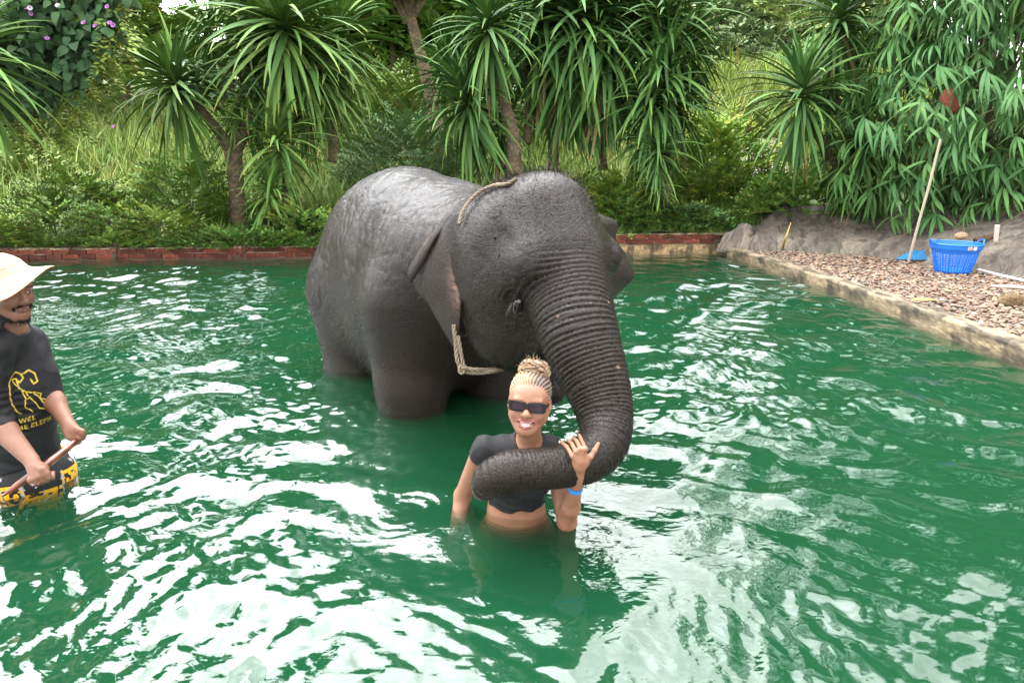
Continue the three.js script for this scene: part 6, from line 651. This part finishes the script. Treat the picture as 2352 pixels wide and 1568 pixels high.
// ---------------------------------------------------------------- small things round the pebbles
{ const bp = onLevel(2186, 624, 0.115), blue = std({ color: rgb(0.012, 0.15, 0.62), roughness: 0.35, side: THREE.DoubleSide }), t = thing('laundry_basket', 'bright blue plastic basket with slotted sides and two handles on the pebbles', 'basket', bp);
  const R = (y) => mix(0.185, 0.275, y / 0.36), Hh = 0.36; part('rim', new THREE.TorusGeometry(0.288, 0.011, 8, 60).rotateX(Math.PI / 2).translate(0, Hh, 0), blue, t); part('rim_band', new THREE.LatheGeometry([[R(0.25) + 0.004, 0.25], [0.272, 0.30], [0.283, 0.302], [0.290, 0.36], [0.28, 0.36], [0.272, 0.30]].map((q) => new THREE.Vector2(...q)), 60), blue, t);
  part('base', new THREE.CylinderGeometry(0.187, 0.178, 0.03, 48).translate(0, 0.015, 0), blue, t); for (let i = 0; i < 40; i++) { const a = i / 40 * 6.2832, wide = i % 5 === 0, g = tubeGeo([V(Math.cos(a) * R(0.01), 0.01, Math.sin(a) * R(0.01)), V(Math.cos(a) * R(0.26), 0.26, Math.sin(a) * R(0.26))], [wide ? 0.012 : 0.006], 6); part('rib', g, blue, t); }
  for (let k = 1; k < 9; k++) part('ring', new THREE.TorusGeometry(R(k * 0.028) , 0.0048, 6, 48).rotateX(Math.PI / 2).translate(0, k * 0.028, 0), blue, t);
  for (const s of [-1, 1]) { const pts = []; for (let i = 0; i <= 10; i++) { const a = i / 10 * Math.PI; pts.push(V(s * (0.288 + 0.035 * Math.sin(a)), 0.355 + 0.055 * Math.sin(a), 0.055 * Math.cos(a))); } part('handle', tubeGeo(pts, [0.009], 8, 20), blue, t); }
  for (const [a, w, c] of [[1.62, 0.05, [0.62, 0.5, 0.5]], [1.40, 0.045, [0.7, 0.72, 0.74]]]) { const g = new THREE.CylinderGeometry(0.292, 0.288, 0.042, 8, 1, true, Math.PI / 2 - a - w * 1.8, w * 3.6).translate(0, 0.33, 0); part('sticker', g, std({ color: rgb(...c), roughness: 0.4, side: THREE.DoubleSide }), t); }
  for (const [w, y, hh] of [[0.026, 0.335, 0.008], [0.03, 0.322, 0.006]]) { const g = new THREE.CylinderGeometry(0.2935, 0.2935, hh, 6, 1, true, Math.PI / 2 - 1.62 - w * 1.8, w * 3.6).translate(0, y, 0); part('sticker_print', g, std({ color: rgb(0.5, 0.06, 0.05), roughness: 0.5, side: THREE.DoubleSide }), t); } }
{ const wood = std({ map: T.bark, color: rgb(1.6, 1.5, 1.3), roughness: 0.8 }), pale = std({ color: rgb(0.5, 0.42, 0.32), roughness: 0.75, bumpMap: T.barkB, bumpScale: 0.004 });
  const b = onLevel(2087, 600, 0.12), tp = at(2160, 320, 8.75); top('bamboo_pole', tubeGeo([b, b.clone().lerp(tp, 0.33), b.clone().lerp(tp, 0.66).add(V(0.01, 0, 0)), tp], [0.019, 0.017, 0.0165, 0.014], 8, 24), pale, 'long pale bamboo pole leaning on the bamboo, its foot in the pebbles', 'pole');
  { const c = onLevel(2108, 594, 0.13), pos = [], idx = [], n = 34, m = 12, uv = []; for (let j = 0; j <= m; j++) for (let i = 0; i <= n; i++) { const a = i / n * 6.283, k = j / m, rr = k * (0.26 + 0.05 * Math.sin(a * 3) + 0.03 * N3(a * 2, 1, 1)); pos.push(c.x + Math.cos(a) * rr * 1.15, c.y + 0.10 * (1 - k * k) * (1 + 0.7 * N3(Math.cos(a) * k * 4, Math.sin(a) * k * 4, 2)) + 0.01, c.z + Math.sin(a) * rr * 0.7); uv.push(i / n, k); } for (let j = 0; j < m; j++) for (let i = 0; i < n; i++) { const a = j * (n + 1) + i, d = a + n + 1; idx.push(a, d, a + 1, d, d + 1, a + 1); } const al = tex(128, (u, v) => { const x = (u * 40) % 1, y = (v * 14) % 1; return (x < 0.45 || y < 0.45) ? 1 : 0.45; }); top('fishing_net', geoFrom(pos, idx, null, uv), std({ color: rgb(0.01, 0.14, 0.32), roughness: 0.7, alphaMap: al, transparent: true, side: THREE.DoubleSide }), 'crumpled blue net lying behind the pole foot beside the blue basket', 'net'); }
  const lump = (name, label, cat, p, s, colr, seed, rough = 0.9) => { const g = new THREE.IcosahedronGeometry(1, 4), q = g.attributes.position; for (let i = 0; i < q.count; i++) { const k = 1 + 0.28 * fbm(q.getX(i) * 1.1 + seed, q.getY(i) * 1.1, q.getZ(i) * 1.1, 4); q.setXYZ(i, q.getX(i) * k * s[0], q.getY(i) * k * s[1], q.getZ(i) * k * s[2]); } g.computeVertexNormals(); return top(name, g.translate(p.x, p.y, p.z), std({ color: rgb(...colr), roughness: rough, bumpMap: T.rough, bumpScale: 0.02 }), label, cat); };
  const onG = (dx, dy, d, up = 0) => { const p = at(dx, dy, d); return p.setY(p.y + up); };
  lump('stone', 'tan angular stone on the concrete bank above the blue basket', 'stone', onG(2208, 541, 8.95), [0.085, 0.055, 0.06], [0.33, 0.22, 0.13], 3);
  lump('coconut_husk', 'round brown fibrous husk on the pebbles near the right edge', 'husk', onLevel(2322, 690, 0.15), [0.115, 0.08, 0.08], [0.15, 0.10, 0.05], 8, 1);
  { const r = rng(9), c = onLevel(2322, 690, 0.15), f = []; for (let i = 0; i < 140; i++) { const d = V(r() - 0.5, r() * 0.6, r() - 0.2).normalize(), p = c.clone().add(V(d.x * 0.11, d.y * 0.075, d.z * 0.08)); f.push(tubeGeo([p, p.clone().addScaledVector(d, 0.02).add(V((r() - 0.5) * 0.03, 0, 0))], [0.0018, 0.0008], 4)); } part('husk_fibres', mergeGeometries(f), std({ color: rgb(0.2, 0.13, 0.06), roughness: 1 }), scene.getObjectByName('coconut_husk'), 'stuff'); }
  top('log', tubeGeo([onG(2240, 553, 8.9), onG(2275, 546, 8.9), onG(2330, 538, 8.9)], [0.045, 0.055, 0.05], 12, 12), std({ map: T.bark, color: rgb(0.55, 0.5, 0.45), roughness: 1, bumpMap: T.barkB, bumpScale: 0.03 }), 'dark rotting log lying on the bank behind the blue basket', 'log');
  top('branch_stub', tubeGeo([onG(2287, 556, 8.7), onG(2289, 536, 8.7), onG(2291, 516, 8.7)], [0.026, 0.027, 0.029], 10, 8), std({ color: rgb(0.5, 0.42, 0.35), roughness: 0.8, bumpMap: T.barkB, bumpScale: 0.01 }), 'short pale branch stub standing upright before the dark log', 'branch');
  top('driftwood_stick', tubeGeo([onLevel(2276, 656, 0.14), onLevel(2320, 658, 0.145), onLevel(2375, 662, 0.14)], [0.013, 0.02, 0.021], 8, 12), pale, 'pale stick lying on the pebbles at the right edge', 'stick');
  top('white_pipe', tubeGeo([onLevel(2248, 619, 0.13), onLevel(2300, 632, 0.13), onLevel(2380, 650, 0.13)], [0.018], 10, 16), std({ color: rgb(0.62, 0.60, 0.55), roughness: 0.5 }), 'thin white pipe along the edge between pebbles and concrete bank', 'pipe');
  const leafB = blade(0.26, 0.045, 0.1, 0.3, 8, 0.3, lanceW); const yl = top('fallen_leaf', leafB, std({ color: rgb(0.55, 0.34, 0.07), roughness: 0.6, side: THREE.DoubleSide }), 'curled yellow leaf lying on the pebbles beside the kerb', 'leaf'); yl.position.copy(onLevel(2092, 690, 0.15)); yl.rotation.y = -0.1;
  top('dry_frond', tubeGeo([onLevel(1797, 571, 0.13), at(1805, 545, 10.0), at(1817, 510, 10.15)], [0.022, 0.016, 0.005], 6, 10), std({ color: rgb(0.42, 0.27, 0.07), roughness: 0.7 }), 'dry yellowish frond stalk leaning on the concrete hump', 'frond');
  top('red_plate', new THREE.BoxGeometry(0.2, 0.17, 0.012).rotateY(0.1).rotateZ(-0.08).translate(...at(1520, 361, 11.78).toArray()), std({ color: rgb(0.5, 0.02, 0.02), roughness: 0.5 }), 'small red plate fixed to the leafy dracaena trunk', 'plate');
  lump('boulder', 'brown boulder in the grass at the foot of the dracaena above the wall', 'boulder', V(at(655, 525, 11.3).x, 0.38, -11.3), [0.28, 0.2, 0.18], [0.2, 0.14, 0.09], 12);
  // litter of twigs and dry bamboo sheaths on the bank and slope
  const r = rng(33), g = new THREE.CylinderGeometry(0.004, 0.0025, 0.5, 5).rotateZ(Math.PI / 2), ms = [], cs = []; for (let i = 0; i < 260; i++) { const x = mix(4.4, 8.5, r()), z = mix(-11.2, -6.5, r()), e = footDist(x, z); if (e < 0.55) continue; ms.push(new THREE.Matrix4().compose(V(x, groundY(x, z) + 0.05 + 0.03 * r(), z), Q(new THREE.Euler(0, r() * 6.28, 0.5 + (r() - 0.5) * 0.6)), V(0.5 + r(), 1, 1))); cs.push(vary(r, [0.13, 0.085, 0.06], 0.6)); } tag(inst(uniq('dry_twigs'), g, std({ color: rgb(1, 1, 1), roughness: 0.9 }), ms, cs, scene), 'dry twigs scattered over the soil slope below the bamboo', 'twigs', null, 'stuff'); }
renderer.render(scene, camera);
